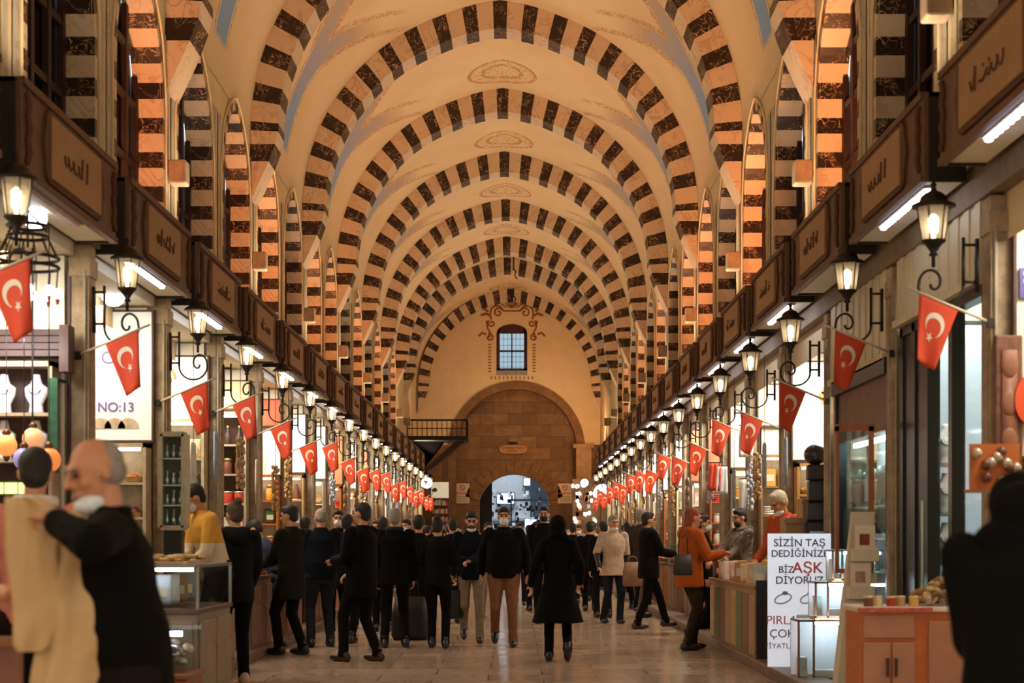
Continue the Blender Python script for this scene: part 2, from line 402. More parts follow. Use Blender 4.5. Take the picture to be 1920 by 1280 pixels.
def window_unit():
    surround = MB(); pts = []          # (v, z, normal_v, normal_z) along jamb, arch, jamb
    n = 60; Ls = WSPR-SILL
    path = [(1.0, SILL), (1.0, WSPR)]
    for i in range(1, 25):
        v = 1-i/24; path.append((v, wtop(v)))
    # resample by length
    seg = [0]
    for i in range(1, len(path)): seg.append(seg[-1]+math.dist(path[i], path[i-1]))
    tot = seg[-1]
    def pt(sv):
        for i in range(1, len(seg)):
            if sv <= seg[i]+1e-9:
                f = (sv-seg[i-1])/(seg[i]-seg[i-1]); a_, b_ = path[i-1], path[i]; return (a_[0]+(b_[0]-a_[0])*f, a_[1]+(b_[1]-a_[1])*f)
        return path[-1]
    k = 0; sv = 0.0
    while sv < tot-1e-6:
        e = min(tot, sv + (STR*.46 if k % 2 else STR*.54))
        for q in range(2):
            s0, s1 = sv+(e-sv)*q/2, sv+(e-sv)*(q+1)/2
            p0, p1 = pt(s0), pt(s1)
            for g in (-1, 1):
                c = (0, 4.9)
                def outw(p):
                    if p[1] <= WSPR: return (p[0]+.09, p[1])
                    dx, dz = p[0]-0, p[1]-(WSPR-.3); L = math.hypot(dx, dz); return (p[0]+dx/L*.09, p[1]+dz/L*.09)
                o0, o1 = outw(p0), outw(p1)
                # reveal block from the wall face (x=.02) back to x=-.3
                surround.hexa([(-.3, g*p0[0], p0[1]), (.02, g*p0[0], p0[1]), (.02, g*o0[0], o0[1]), (-.3, g*o0[0], o0[1]),
                               (-.3, g*p1[0], p1[1]), (.02, g*p1[0], p1[1]), (.02, g*o1[0], o1[1]), (-.3, g*o1[0], o1[1])], k % 2)
        sv = e; k += 1
    fr = MB(); gl = MB()
    for v in (-.95, -.5, 0, .5, .95): fr.box(-.30, -.24, v-.045, v+.045, SILL, wtop(min(.94, abs(v)))-.02)
    for z in (SILL+.05, 4.75, 5.4, 6.05, 6.6): fr.box(-.29, -.25, -.98, .98, z-.035, z+.035)
    poly = [(-1.02, SILL)] + [(-1.02+i*.102, wtop(max(-1, min(1, -1.02+i*.102)))+.03) for i in range(21)] + [(1.02, SILL)]
    gl.add([(-.31, p[0], p[1]) for p in poly], [tuple(range(len(poly)))])
    mould = MB()
    mp = [(.02, -(1+.16), SILL)] + [(.02, -(1+.16)+i*.116, wtop(max(-1, min(1, (-(1+.16)+i*.116)/1.16)))+ .16) for i in range(21)] + [(.02, 1.16, SILL)]
    mould.tube(mp, .016, 5)
    return surround, fr, gl, mould
su, fr, gl, mo = window_unit()
WG = NT('dark_window_glass').done(lin('120c0a'), .12)
o = su.build('window_1', [ML, MD]); fr.build('window_frame', mat('2a130b', .5), o); gl.build('pane', WG, o); mo.build('archivolt', PLASTER, o, smooth=True)
first = True; q = 0
for s in (-1, 1):
    for i, y0 in enumerate(WOP):
        q += 1
        if y0 < 2: continue
        lab = '%s pointed window with striped marble jambs on the %s wall, from the camera' % (ORD[i-1], SIDE[s])
        if first: ob = o; first = False
        else: ob = dup(o); ob.name = 'window_%d' % q
        ob.location = (s*3.56, y0+1, 0); ob.rotation_euler = (0, 0, 0 if s < 0 else PI)
        tag(ob, lab, 'window', 'pointed windows along the walls', 'structure')
# orange lamps standing on the ledge inside some window bays
def flood(s, y, p, col=ORANGE):
    t = thing('flood_light', 'small black floodlight on the ledge before a pointed window, %s wall, %d metres along' % (SIDE[s], round(y)), 'floodlight', (s*3.42, y, 3.98), 0, 'orange floodlights on the ledge')
    MB().box(-.04, .04, -.04, .04, 0, .30).build('stand', BLACK, t); MB().box(-.09, .09, -.08, .0, .28, .50).build('housing', BLACK, t, bevel=.01)
    MB().box(-.085, .085, 0.0, .012, .30, .48).build('lens', emit('ff7a20', 3), t)
    area('orange_lamp', (s*3.40, y+.10, 4.52), (s*3.70, y+1.95, 7.0), .14, .14, p*1.15, col, 100)
OL = {-1: {13: 26, 15: 22, 18: 3, 21: 14, 24: 22, 26: 3, 29: 18, 32: 14, 38: 16, 43: 14, 49: 14}, 1: {13: 9, 15: 34, 18: 3, 21: 34, 24: 5, 26: 26, 29: 20, 35: 16, 40: 16, 46: 14}}
for s in (-1, 1):
    for y0 in WOP:
        p = OL[s].get(int(round(y0)))
        if p: flood(s, y0+.1, p, ORANGE if p > 9 else (1, .5, .28))

# end wall
YE = 62.0; m = MB()
AX, AR, AZ = .32, 2.62, 4.86       # great stone arch
DX, DR, DZ, DW = .23, 1.42, 2.52, 1.37
WX, WW, WB, WT = .14, .60, 7.80, 9.75
def arc(x, xc, r, zc): return zc + math.sqrt(max(0, r*r-(x-xc)**2))
cols = sorted(set([-4.6, 4.6, AX-AR, AX+AR, WX-WW, WX+WW] + [AX-AR+AR*2*i/40 for i in range(41)] + [-4.6+i*.2 for i in range(47)] + [WX-WW+WW*2*i/12 for i in range(13)]))
for a_, c_ in zip(cols, cols[1:]):
    if c_-a_ < 1e-6: continue
    ina = a_ >= AX-AR-1e-6 and c_ <= AX+AR+1e-6; inw = a_ >= WX-WW-1e-6 and c_ <= WX+WW+1e-6
    ba, bc = (arc(a_, AX, AR, AZ), arc(c_, AX, AR, AZ)) if ina else (5.05, 5.05)
    if inw:
        m.quad((a_, YE, ba), (c_, YE, bc), (c_, YE, WB), (a_, YE, WB), 0)
        wt = lambda x: WT-.35+.35*math.sqrt(max(0, 1-((x-WX)/WW)**2))
        m.quad((a_, YE, wt(a_)), (c_, YE, wt(c_)), (c_, YE, 11.3), (a_, YE, 11.3), 0)
        m.quad((a_, YE, WB), (c_, YE, WB), (c_, YE+.5, WB), (a_, YE+.5, WB), 0); m.quad((a_, YE, wt(a_)), (c_, YE, wt(c_)), (c_, YE+.5, wt(c_)), (a_, YE+.5, wt(a_)), 0)
    else: m.quad((a_, YE, ba), (c_, YE, bc), (c_, YE, 11.3), (a_, YE, 11.3), 0)
    if not ina: m.quad((a_, YE, 0), (c_, YE, 0), (c_, YE, 5.05), (a_, YE, 5.05), 1)
for x in (WX-WW, WX+WW): m.quad((x, YE, WB), (x, YE+.5, WB), (x, YE+.5, WT), (x, YE, WT), 0)
# recessed ashlar wall with the doorway
cols = sorted(set([AX-AR, AX+AR, DX-DW, DX+DW] + [AX-AR+AR*2*i/30 for i in range(31)] + [DX-DW+DW*2*i/24 for i in range(25)]))
for a_, c_ in zip(cols, cols[1:]):
    if c_-a_ < 1e-6: continue
    ind = a_ >= DX-DW-1e-6 and c_ <= DX+DW+1e-6
    m.quad((a_, YE+.45, arc(a_, DX, DR, DZ) if ind else 0), (c_, YE+.45, arc(c_, DX, DR, DZ) if ind else 0), (c_, YE+.45, 7.6), (a_, YE+.45, 7.6), 1)
    if ind: m.quad((a_, YE+.45, arc(a_, DX, DR, DZ)), (c_, YE+.45, arc(c_, DX, DR, DZ)), (c_, YE+1.5, arc(c_, DX, DR, DZ)), (a_, YE+1.5, arc(a_, DX, DR, DZ)), 1)
for x in (DX-DW, DX+DW): m.quad((x, YE+.45, 0), (x, YE+1.5, 0), (x, YE+1.5, DZ+.5), (x, YE+.45, DZ+.5), 1)
def ringarc(m, xc, zc, r0, r1, y0, y1, z_low, mi, n=26, spring=None):
    P0 = []; 
    for i in range(n+1):
        a = PI*i/n; P0.append((math.cos(a), math.sin(a)))
    for i in range(n):
        (c0, s0), (c1, s1) = P0[i], P0[i+1]
        m.hexa([(xc+r0*c0, y0, zc+r0*s0), (xc+r1*c0, y0, zc+r1*s0), (xc+r1*c1, y0, zc+r1*s1), (xc+r0*c1, y0, zc+r0*s1),
                (xc+r0*c0, y1, zc+r0*s0), (xc+r1*c0, y1, zc+r1*s0), (xc+r1*c1, y1, zc+r1*s1), (xc+r0*c1, y1, zc+r0*s1)], mi)
ringarc(m, AX, AZ, 2.34, 2.66, YE-.06, YE+.5, 0, 2)
for s in (-1, 1): m.box(AX+s*2.34, AX+s*2.66, YE-.02, YE+.5, 0, AZ, 2)
m.box(2.62, 3.2, YE-.5, YE, 0, 4.9, 3); m.box(2.5, 3.3, YE-.55, YE, 4.9, 5.05, 3)
m.box(-3.6, -2.55, YE-.6, YE, 0, 4.4, 2)
n = 14                                     # voussoirs round the doorway
for i in range(n):
    a0, a1 = math.radians(15)+math.radians(150)*i/n, math.radians(15)+math.radians(150)*(i+1)/n-.01
    m.hexa([(DX+r*math.cos(a), y_, DZ+r*math.sin(a)) for y_ in (YE+.40, YE+.46) for (r, a) in ((1.42, a0), (1.98, a0), (1.98, a1), (1.42, a1))], 2)
m.box(-4.7, AX-2.4, YE+.5, YE+.9, 0, 12, 1); m.box(AX+2.4, 4.7, YE+.5, YE+.9, 0, 12, 1)
tag(m.build('wall_end', [PLASTER, ASH, mat('80603f', .8, var=.35, scale=3), mat('a58560', .8, var=.3, scale=3)]), 'end wall with cream lunette above brown ashlar and the gate', 'wall', kind='structure')
m = MB().box(-5.2, 5.2, -14.2, -14, 0, 12); tag(m.build('wall_back', PLASTER), 'plain plaster wall closing the hall behind the camera', 'wall', kind='structure')
# end window
o = MB().box(WX-WW, WX+WW, YE+.3, YE+.42, WB+.12, WB+.24)
o.box(WX-WW, WX-WW+.13, YE+.3, YE+.42, WB+.12, WT); o.box(WX+WW-.13, WX+WW, YE+.3, YE+.42, WB+.12, WT); o.box(WX-WW, WX+WW, YE+.3, YE+.42, WT-.35, WT)
o.box(WX-.025, WX+.025, YE+.33, YE+.39, WB+.2, WT-.3); o.box(WX-WW, WX+WW, YE+.33, YE+.39, 8.68, 8.75)
for x in (-.32, -.16, .16, .32): o.box(WX+x-.006, WX+x+.006, YE+.44, YE+.45, WB+.2, WT-.3)
for z in (8.1, 8.3, 8.5, 8.95, 9.2): o.box(WX-.5, WX+.5, YE+.44, YE+.45, z-.006, z+.006)
o = o.build('window_60', mat('45190f', .5)); tag(o, 'small four-pane window with dark red frame high in the end wall', 'window', kind='structure')
MB().box(WX-WW+.1, WX+WW-.1, YE+.35, YE+.36, WB+.2, WT-.3).build('pane', glass_mat('c4cacc', .02), o)
MB().box(WX-WW, WX+WW, YE-.03, YE+.5, WB-.06, WB+.12).build('sill', mat('8d8a88', .6), o)
# painted ornament round the end window
OR_ = mat('99592c', .8, var=.2, scale=20); m = MB(); yo = YE-.006
def st(pts, r=.03, sx=1):
    m.tube([(WX+sx*p[0], yo, p[1]) for p in pts], r, 4)
def spiral(cx, cz, r0, a0, turns, d=1, n=22):
    return [(cx+r0*(1-.75*i/n)*math.cos(a0+d*2*PI*turns*i/n), cz+r0*(1-.75*i/n)*math.sin(a0+d*2*PI*turns*i/n)) for i in range(n+1)]
for sx in (-1, 1):
    st(spiral(.52, 10.16, .19, 2.6, 1.2, -1), .03, sx); st([(.33, 10.24), (.45, 10.4), (.65, 10.42), (.8, 10.3), (.84, 10.1), (.8, 9.9)], .035, sx)
    st(spiral(.78, 9.75, .15, .8, 1.2, -1), .03, sx); st([(.98, 9.85), (.95, 9.6), (.85, 9.4), (.88, 9.2)], .03, sx); st(spiral(.86, 9.2, .15, 1.2, 1.2, 1), .032, sx)
    st([(.86, 10.05), (1.0, 10.12), (1.2, 10.05)], .045, sx); st([(.92, 10.2), (1.05, 10.3)], .04, sx); st([(1.0, 9.32), (1.15, 9.38), (1.28, 9.25)], .04, sx)
    st([(.1, 10.35), (.3, 10.62), (.45, 10.68), (.55, 10.62), (.4, 10.5), (.2, 10.36)], .025, sx)
    for i in range(10): z = 8.9-i*.115; m.box(WX+sx*.86-.06, WX+sx*.86+.06, yo-.005, yo+.01, z, z+.05)
    st([(0, 10.34), (.09, 10.45), (.12, 10.65), (.06, 10.8), (0, 10.88)], .028, sx)
for i in range(11): x = -.8+i*.16; m.box(WX+x-.022, WX+x+.022, yo-.005, yo+.01, 7.58, 7.70)
m.box(WX-.35, WX+.35, yo-.005, yo+.01, 10.2, 10.26); m.box(WX-.03, WX+.03, yo-.005, yo+.01, 10.35, 10.8)
tag(m.build('trim_30', OR_), 'brown scroll and palmette painting round the small end window', 'wall painting', kind='structure')
# kerbs of the raised shop platforms
for s, x in ((-1, -2.72), (1, 2.83)):
    m = MB().box(x, s*5, -14, 60, 0, .10).box(x-s*.03, x+s*.3, -14, 60, .08, .13)
    tag(m.build('trim_%d' % (31 if s < 0 else 32), mat('7a634c', .45, var=.35, scale=4), bevel=.01), 'low stone kerb along the %s row of shops' % SIDE[s], 'kerb', kind='structure')
# shop pillars
def pillar():
    m = MB(); m.box(-.07, .07, -.10, .10, 0, 3.7)
    m.box(-.09, .09, -.12, .12, 0, .35); m.box(-.085, .085, -.115, .115, 3.45, 3.6)
    m.box(-.08, .08, -.05, .05, .45, 3.35, 0)
    m.box(-.10, -.07, -.11, -.05, .1, 3.5, 1)
    m.cyl((.04, -.112, .3), (.04, -.112, 3.5), .014, n=8, mi=2)
    return m
tq = 33; p0 = None
for s, pil, ex in ((-1, LPIL, -3.05), (1, RPIL, 3.44)):
    for k, y in enumerate(pil):
        if p0 is None: ob = p0 = pillar().build('trim_33', [STONE, FRAME, mat('9c9480', .5)], bevel=.012)
        else: ob = dup(p0); ob.name = 'trim_%d' % tq
        ob.location = (ex + s*.08, y, 0); ob.rotation_euler = (0, 0, 0 if s < 0 else PI)
        if s > 0: ob.rotation_euler = (0, 0, 0); ob.scale = (-1, 1, 1)
        tag(ob, '%s stone shop pillar from the camera, %s side' % (ORD[k], SIDE[s]), 'pillar', 'stone shop pillars', 'structure'); tq += 1

# ================================================================== people
def ik(a, b, l1, l2, pole):
    a = Vector(a); b = Vector(b); d = b-a; L = min(d.length, (l1+l2)*.995); dn = d.normalized(); b = a+dn*L
    x = (l1*l1-l2*l2+L*L)/(2*L); h = math.sqrt(max(0, l1*l1-x*x)); p = Vector(pole); p = (p-dn*p.dot(dn))
    p = p.normalized() if p.length > 1e-6 else Vector((0, 1, 0))
    return a+dn*x+p*h, b
SKIN = NT('skin'); SKIN.b.inputs['Subsurface Weight'].default_value = .08; SKIN = SKIN.done(lin('c08a68'), .55)
SKIN2 = mat('bf8664', .55, var=.06); DARKH = mat('17100c', .7, var=.3, scale=40); GREYH = mat('8d867e', .8, var=.3, scale=40); MASK = mat('e2eaec', .8, var=.05); EYE = mat('120c0a', .3, var=0); LIP = mat('8f5444', .5, var=0)
def bake(o, vox, smooth=4, disp=0):
    r = o.modifiers.new('r', 'REMESH'); r.mode = 'VOXEL'; r.voxel_size = vox; r.use_smooth_shade = True
    sm = o.modifiers.new('s', 'SMOOTH'); sm.factor = .5; sm.iterations = smooth
    if disp:
        tx = bpy.data.textures.get('folds') or bpy.data.textures.new('folds', 'CLOUDS'); tx.noise_scale = .14
        d = o.modifiers.new('d', 'DISPLACE'); d.texture = tx; d.strength = disp; d.mid_level = .5
    bpy.context.view_layer.update()
    dg = bpy.context.evaluated_depsgraph_get()
    me = bpy.data.meshes.new_from_object(o.evaluated_get(dg)); mats = [x for x in o.data.materials]
    old = o.data; o.modifiers.clear(); o.data = me
    if not me.materials:
        for x in mats: me.materials.append(x)
    me.polygons.foreach_set('use_smooth', [True]*len(me.polygons))
    nm = old.name; bpy.data.meshes.remove(old); me.name = nm
def hand(m, wr, dirv, up, s, curl=.5, side=1):
    """palm and five fingers; dirv points from wrist to knuckles, up is the back of the hand, side +1: thumb on the cross side"""
    d = Vector(dirv).normalized(); u = Vector(up); u = (u-d*u.dot(d)).normalized(); c = d.cross(u).normalized()*side
    wr = Vector(wr); M = Matrix((c, d, u)).transposed()
    m.ell(wr+d*.045*s, (.042*s, .055*s, .017*s), M)
    m.cap(wr-d*.02*s, .026*s, wr+d*.02*s, .026*s)
    for i, (off, L) in enumerate(((-.030, .068), (-.010, .078), (.011, .072), (.031, .056))):
        p = wr+d*.085*s+c*off*s; a = curl*(1+.12*i); ang = 0; pts = [p]
        for k in range(3):
            ang += a; dd = d*math.cos(ang)-u*math.sin(ang); p = p+dd*(L*s*(.42, .32, .26)[k]); pts.append(p)
        rr = (.0098, .0088, .008, .007)
        for k in range(3): m.cap(pts[k], rr[k]*s, pts[k+1], rr[k+1]*s, 8)
    p = wr+d*.02*s-c*.03*s; q = p+(d*.6-c*.75-u*.3).normalized()*.04*s; r = q+(d*.9-c*.15-u*.45).normalized()*.032*s
    m.cap(p, .015*s, q, .011*s, 8); m.cap(q, .011*s, r, .009*s, 8)
def person(name, label, loc, rz, h=1.75, lean=0., hyaw=0., hpitch=0., feet=((-.1, .05), (.1, -.05)), lift=(0, 0), hands=(None, None), curl=.4,
           coat=None, coat_hem=.78, flare=1.0, bulk=1.0, trousers='17120f', shoes='120d0b', hair='short', hairm=None, mask=None, skin=None,
           vox=.013, sleeve_short=False, hood=None, face=True, beard=False, extra=None, coatm=None, girth=1.0, fold=.012, scarf=None, group=None, female=False):
    s = h/1.75; R_ = thing('person', label, 'person', loc, rz, group); skin = skin or SKIN
    Lm = Matrix.Rotation(-lean, 3, 'X'); pel = Vector((0, 0, .93*s))
    def up(p): return pel + Lm @ (Vector(p)*s - pel)          # torso points tip forward about the hips
    sw = .185 if not female else .165
    hip = [Vector((-.095*s, 0, .91*s)), Vector((.095*s, 0, .91*s))]
    sh = [up((-sw, 0, 1.425)), up((sw, 0, 1.425))]
    neck = up((0, -.015, 1.47)); hb = up((0, .005, 1.525))
    HM = Lm @ Matrix.Rotation(hyaw, 3, 'Z') @ Matrix.Rotation(-hpitch, 3, 'X')
    def H(p): return hb + HM @ (Vector(p)*s)
    ank = []
    for i in (0, 1):
        fx, fy = feet[i]; a = Vector((fx, fy, .085*s+lift[i])); ank.append(a)
    knees = []
    for i in (0, 1):
        k, a = ik(hip[i], ank[i], .43*s, .43*s, (0, 1, 0)); knees.append(k); ank[i] = a
    el = []; wr = []
    for i in (0, 1):
        g = -1 if i == 0 else 1
        t = hands[i]
        t = Vector(t)*s if t is not None else Vector((g*(sw+.055), .03, .86))*s
        e, w_ = ik(sh[i], t, .29*s, .26*s, (g*.5, -1, -.35)); el.append(e); wr.append(w_)
    # --- the body, one surface
    b = MB()
    b.loft([(pel+Vector((0, 0, -.08*s)), .12*s, .085*s), (pel, .15*s, .1*s), (up((0, 0, 1.08)), .13*s, .09*s), (up((0, .01, 1.27)), .155*s, .105*s), (up((0, 0, 1.40)), .16*s, .09*s), (up((0, -.01, 1.46)), .09*s, .06*s)], 16)
    b.cap(sh[0], .05*s, sh[1], .05*s); b.cap(neck-Vector((0, 0, .03)), .058*s, H((0, -.02, .06)), .052*s, 12)
    for i in (0, 1):
        b.cap(hip[i], .085*s, knees[i], .058*s); b.cap(knees[i], .055*s, ank[i], .038*s); b.cap(ank[i], .034*s, ank[i]+Vector((0, .03*s, -.05*s)), .028*s)
        b.cap(sh[i], .048*s, el[i], .038*s); b.cap(el[i], .037*s, wr[i], .026*s)
        g = -1 if i == 0 else 1
        dv = (wr[i]-el[i]).normalized(); bent = hands[i] is not None
        hand(b, wr[i]+dv*.01, dv + (Vector((-g*.3, 0, 0)) if bent else Vector((0, 0, -.3))), (0, -.3, 1) if bent else (g, 0, .1), s, curl, -g if bent else g)
    # head
    b.ell(H((0, -.012, .135)), (.076*s, .094*s, .098*s), HM, 16, 12); b.ell(H((0, .022, .075)), (.058*s, .066*s, .078*s), HM, 14, 10)
    b.ell(H((0, .066, .016)), (.026*s, .022*s, .02*s), HM); b.cap(H((-.034, .082, .148)), .013*s, H((.034, .082, .148)), .013*s)
    b.cap(H((0, .092, .135)), .010*s, H((0, .115, .092)), .014*s); b.ell(H((0, .092, .086)), (.020*s, .014*s, .011*s), HM)
    b.ell(H((0, .085, .050)), (.026*s, .014*s, .010*s), HM)
    for g in (-1, 1):
        b.ell(H((g*.079, -.008, .108)), (.010*s, .022*s, .033*s), HM); b.ell(H((g*.042, .062, .088)), (.022*s, .022*s, .022*s), HM)
    bo = b.build('body', skin, R_, True); bake(bo, vox, 2)
    if face:
        m = MB()
        for g in (-1, 1): m.ell(H((g*.032, .086, .122)), (.015*s, .010*s, .007*s), HM)
        m.build('eyes', EYE, R_, True)
        m = MB()
        for g in (-1, 1): m.cap(H((g*.015, .097, .143)), .006*s, H((g*.052, .083, .145)), .005*s, 6)
        m.build('eyebrows', hairm or DARKH, R_, True)
        if not mask or mask == 'chin': MB().ell(H((0, .098, .047)), (.024*s, .006*s, .007*s), HM).build('mouth', LIP, R_, True)
    hm = hairm or DARKH; hr = MB()
    if hair in ('short', 'bun', 'long', 'curly', 'quiff'):
        k = 1.12 if hair == 'curly' else 1.0
        hr.ell(H((0, -.024, .155)), (.084*s*k, .098*s*k, .092*s*k), HM, 16, 12); hr.ell(H((0, -.055, .105)), (.074*s, .06*s, .078*s), HM)
        if hair in ('short', 'quiff'): hr.ell(H((0, .035, .205)), (.06*s, .05*s, .036*s), HM)
        if hair == 'bun': hr.ell(H((0, -.09, .235)), (.046*s, .046*s, .046*s), HM)
        if hair == 'long': hr.loft([(H((0, -.05, .17)), .085*s, .06*s), (H((0, -.06, .05)), .09*s, .05*s), (H((0, -.08, -.1)), .085*s, .035*s)], 12)
    elif hair == 'balding':
        hr.ell(H((0, -.038, .108)), (.083*s, .078*s, .062*s), HM, 16, 12); hr.ell(H((0, -.05, .15)), (.074*s, .066*s, .07*s), HM)
    if hair != 'none' and hr.v: o = hr.build('hair', hm, R_, True); bake(o, min(vox, .011), 2)
    if beard:
        m = MB().ell(H((0, .05, .035)), (.058*s, .052*s, .045*s), HM).ell(H((0, .096, .066)), (.028*s, .012*s, .008*s), HM); o = m.build('beard', hm, R_, True); bake(o, .008, 2)
    if mask:
        mm = MASK if mask in ('face', 'chin') else mat('141414', .8, var=.05)
        if mask == 'chin': m = MB().ell(H((0, .05, .012)), (.062*s, .06*s, .04*s), HM)
        else: m = MB().ell(H((0, .052, .062)), (.064*s, .064*s, .058*s), HM).ell(H((0, .105, .075)), (.022*s, .02*s, .034*s), HM)
        for g in (-1, 1): m.tube([H((g*.05, .07, .07)), H((g*.072, .03, .1)), H((g*.084, -.01, .12))], .0035*s, 5)
        o = m.build('face_mask', mm, R_, True); bake(o, .007, 2)
    # --- clothing
    if trousers:
        m = MB(); m.loft([(pel+Vector((0, 0, -.12*s)), .13*s, .1*s), (pel, .165*s*girth, .118*s*girth), (pel+Vector((0, 0, .12*s)), .155*s*girth, .11*s*girth)], 16)
        for i in (0, 1):
            m.cap(hip[i], .1*s*girth, knees[i], .07*s); m.cap(knees[i], .068*s, ank[i]+Vector((0, 0, .02*s)), .056*s)
            m.cyl(ank[i]+Vector((0, 0, .05*s)), ank[i]+Vector((0, .01, -.03*s)), .057*s, .062*s, 12)
        o = m.build('trousers', mat(trousers, .9, var=.2, scale=12, spec=.12), R_, True); bake(o, vox, 3, fold)
    for i in (0, 1):
        a = ank[i]; tip = Vector((0, .0, 0)); m = MB()
        if lift[i] > .03: d = Vector((0, .72, -.7)).normalized()
        else: d = Vector((0, 1, 0))
        q = a + Vector((0, 0, -.045*s))
        if lift[i] > .03: q = a+Vector((0, .0, -.03*s))
        dn = Vector((0, -d.z, d.y)); dn = dn if dn.z > 0 else -dn
        M = Matrix(((1, 0, 0), tuple(d), tuple(dn))).transposed()
        m.ell(q+d*.05*s, (.052*s, .145*s, .046*s), M, 14, 8); m.ell(q-d*.035*s+Vector((0, 0, .01*s)), (.046*s, .058*s, .056*s), M, 14, 8); m.cap(q-d*.02*s, .050*s, a+Vector((0, 0, .05*s)), .050*s)
        o = m.build('shoe', mat(shoes, .4, var=.1), R_, True); bake(o, .010, 2)
    if coat:
        cm = coatm or mat(coat, .9, var=.18, scale=14, bump=.21, spec=.12)
        k = bulk; m = MB(); hz = coat_hem
        rg = []
        if hz < .9:
            for f in (0, .5, 1): z = hz + (.93-hz)*f; fl = 1 + (flare-1)*(1-f); rg.append((Vector((0, 0, z*s)), .182*s*k*fl, .137*s*k*fl))
        else: rg.append((up((0, 0, hz)), .17*s*k, .125*s*k))
        rg += [(up((0, 0, 1.08)), .165*s*k*girth, .122*s*k*girth), (up((0, .01, 1.25)), .188*s*k, .135*s*k), (up((0, .0, 1.36)), .198*s*k, .128*s*k), (up((0, -.005, 1.43)), .17*s*k, .10*s*k), (up((0, -.015, 1.475)), .105*s, .08*s), (up((0, -.015, 1.515)), .078*s, .074*s)]
        m.loft(rg, 24)
        for i in (0, 1):
            m.cap(sh[i], .073*s*k, el[i], .062*s*k)
            e1 = el[i] if sleeve_short else wr[i]
            if not sleeve_short: m.cap(el[i], .06*s*k, e1+(e1-el[i]).normalized()*-.01, .047*s*k)
        o = m.build('coat', cm, R_, True); bake(o, vox, 3, fold)
        if sleeve_short: 
            m = MB(); 
            for i in (0, 1): m.cap(el[i], .055*s, wr[i], .044*s)
            m.build('sleeves', BLACK, R_, True)
    if hood == 'up':
        m = MB(); m.ell(H((0, -.03, .13)), (.105*s, .118*s, .125*s), HM, 16, 12); m.ell(H((0, -.05, .02)), (.11*s, .10*s, .09*s), HM); m.cap(up((-.09, -.03, 1.47)), .07*s, up((.09, -.03, 1.47)), .07*s)
        o = m.build('hood', coatm or mat(coat, .9, var=.18, scale=14, bump=.21, spec=.12), R_, True); bake(o, .013, 4, .008)
    elif hood == 'down':
        m = MB(); m.cap(up((-.09, -.08, 1.47)), .062*s, up((.09, -.08, 1.47)), .062*s); m.ell(up((0, -.12, 1.43)), (.11*s, .06*s, .09*s)); m.cap(up((-.1, 0, 1.48)), .045*s, up((-.05, .07, 1.47)), .035*s); m.cap(up((.1, 0, 1.48)), .045*s, up((.05, .07, 1.47)), .035*s)
        o = m.build('hood', coatm or mat(coat, .9, var=.18, scale=14, bump=.21, spec=.12), R_, True); bake(o, .013, 4, .008)
    if scarf:
        m = MB(); 
        for i in range(12):
            a0, a1 = 2*PI*i/12, 2*PI*(i+1)/12; m.cap(up((.085*math.cos(a0), .08*math.sin(a0)-.01, 1.50)), .035*s, up((.085*math.cos(a1), .08*math.sin(a1)-.01, 1.50)), .035*s)
        o = m.build('scarf', mat(scarf, .9, var=.3, scale=20), R_, True); bake(o, .013, 3, .008)
    info = dict(root=R_, wr=wr, el=el, H=H, up=up, s=s)
    return info
def wpt(info, p):
    r = info['root']; return r.location + Matrix.Rotation(r.rotation_euler[2], 3, 'Z') @ Vector(p)
def P(x, Y, z=0): return (CX+(x-966)*Y/F, Y, z)
AWAY, TOWARD, LEFT, RIGHT = 0, PI, PI/2, -PI/2
BK = '080706'
# the old man in front on the left, a big black coat, carrying the beige garment cover
pA = person('person', 'balding grey-haired man in a black coat, mask pulled down, clutching a beige cover', P(246, 5.75), LEFT+.25, 1.76, lean=.15, hyaw=.38, hpitch=.14,
   feet=((-.1, .16), (.11, -.14)), hands=((-.25, .25, 1.45), (.12, .36, 1.20)), curl=.85, coat=BK, coat_hem=.55, flare=1.02, bulk=1.10, hair='balding', hairm=GREYH, mask='chin', skin=SKIN2, vox=.008, fold=.02, girth=1.2)
# foreground right: black coated back, head bowed into the collar
pB = person('person', 'black-coated person with head bowed seen from behind, cut by the frame edge', P(1918, 5.0), AWAY-.25, 1.66, lean=.16, hpitch=1.0, hands=((-.03, .30, 1.08), (.03, .30, 1.08)), coat=BK, coat_hem=.35, flare=1.12, bulk=1.14, hair='none', hood='up', vox=.011, fold=.015, face=False)
# left row
def M_sweater():
    t = NT('striped_sweater'); sp = t.n('ShaderNodeSeparateXYZ'); t.put(sp.inputs[0], t.coord()); z = sp.outputs[2]
    c = t.mix(t.m_('GREATER_THAN', z, 1.08), lin('2c1a14'), lin('d9c8ac')); return t.done(t.mix(t.m_('GREATER_THAN', z, 1.26), c, lin('d09a3c')), .85)
SWEAT = M_sweater()
person('person', 'shopkeeper with short black hair in a pink shirt, seen from behind at the jewellery shelves', P(66, 8.35, .0), AWAY+.2, 1.86, hpitch=.1, coat='d38a78', coat_hem=.9, trousers='221a18', hair='short', scarf='d8d5d0', face=False, hands=((-.15, .3, 1.1), (.15, .3, 1.1)))
person('person', 'masked shopkeeper in a yellow, white and brown sweater leaning over his counter', P(410, 15.05, .1), LEFT+.55, 1.84, lean=.30, hyaw=-.1, hpitch=.2, hands=((-.22, .40, .95), (.12, .42, 1.0)), coat='c9923c', coatm=SWEAT, coat_hem=.9, trousers='1a1411', hair='short', mask='face', vox=.010)
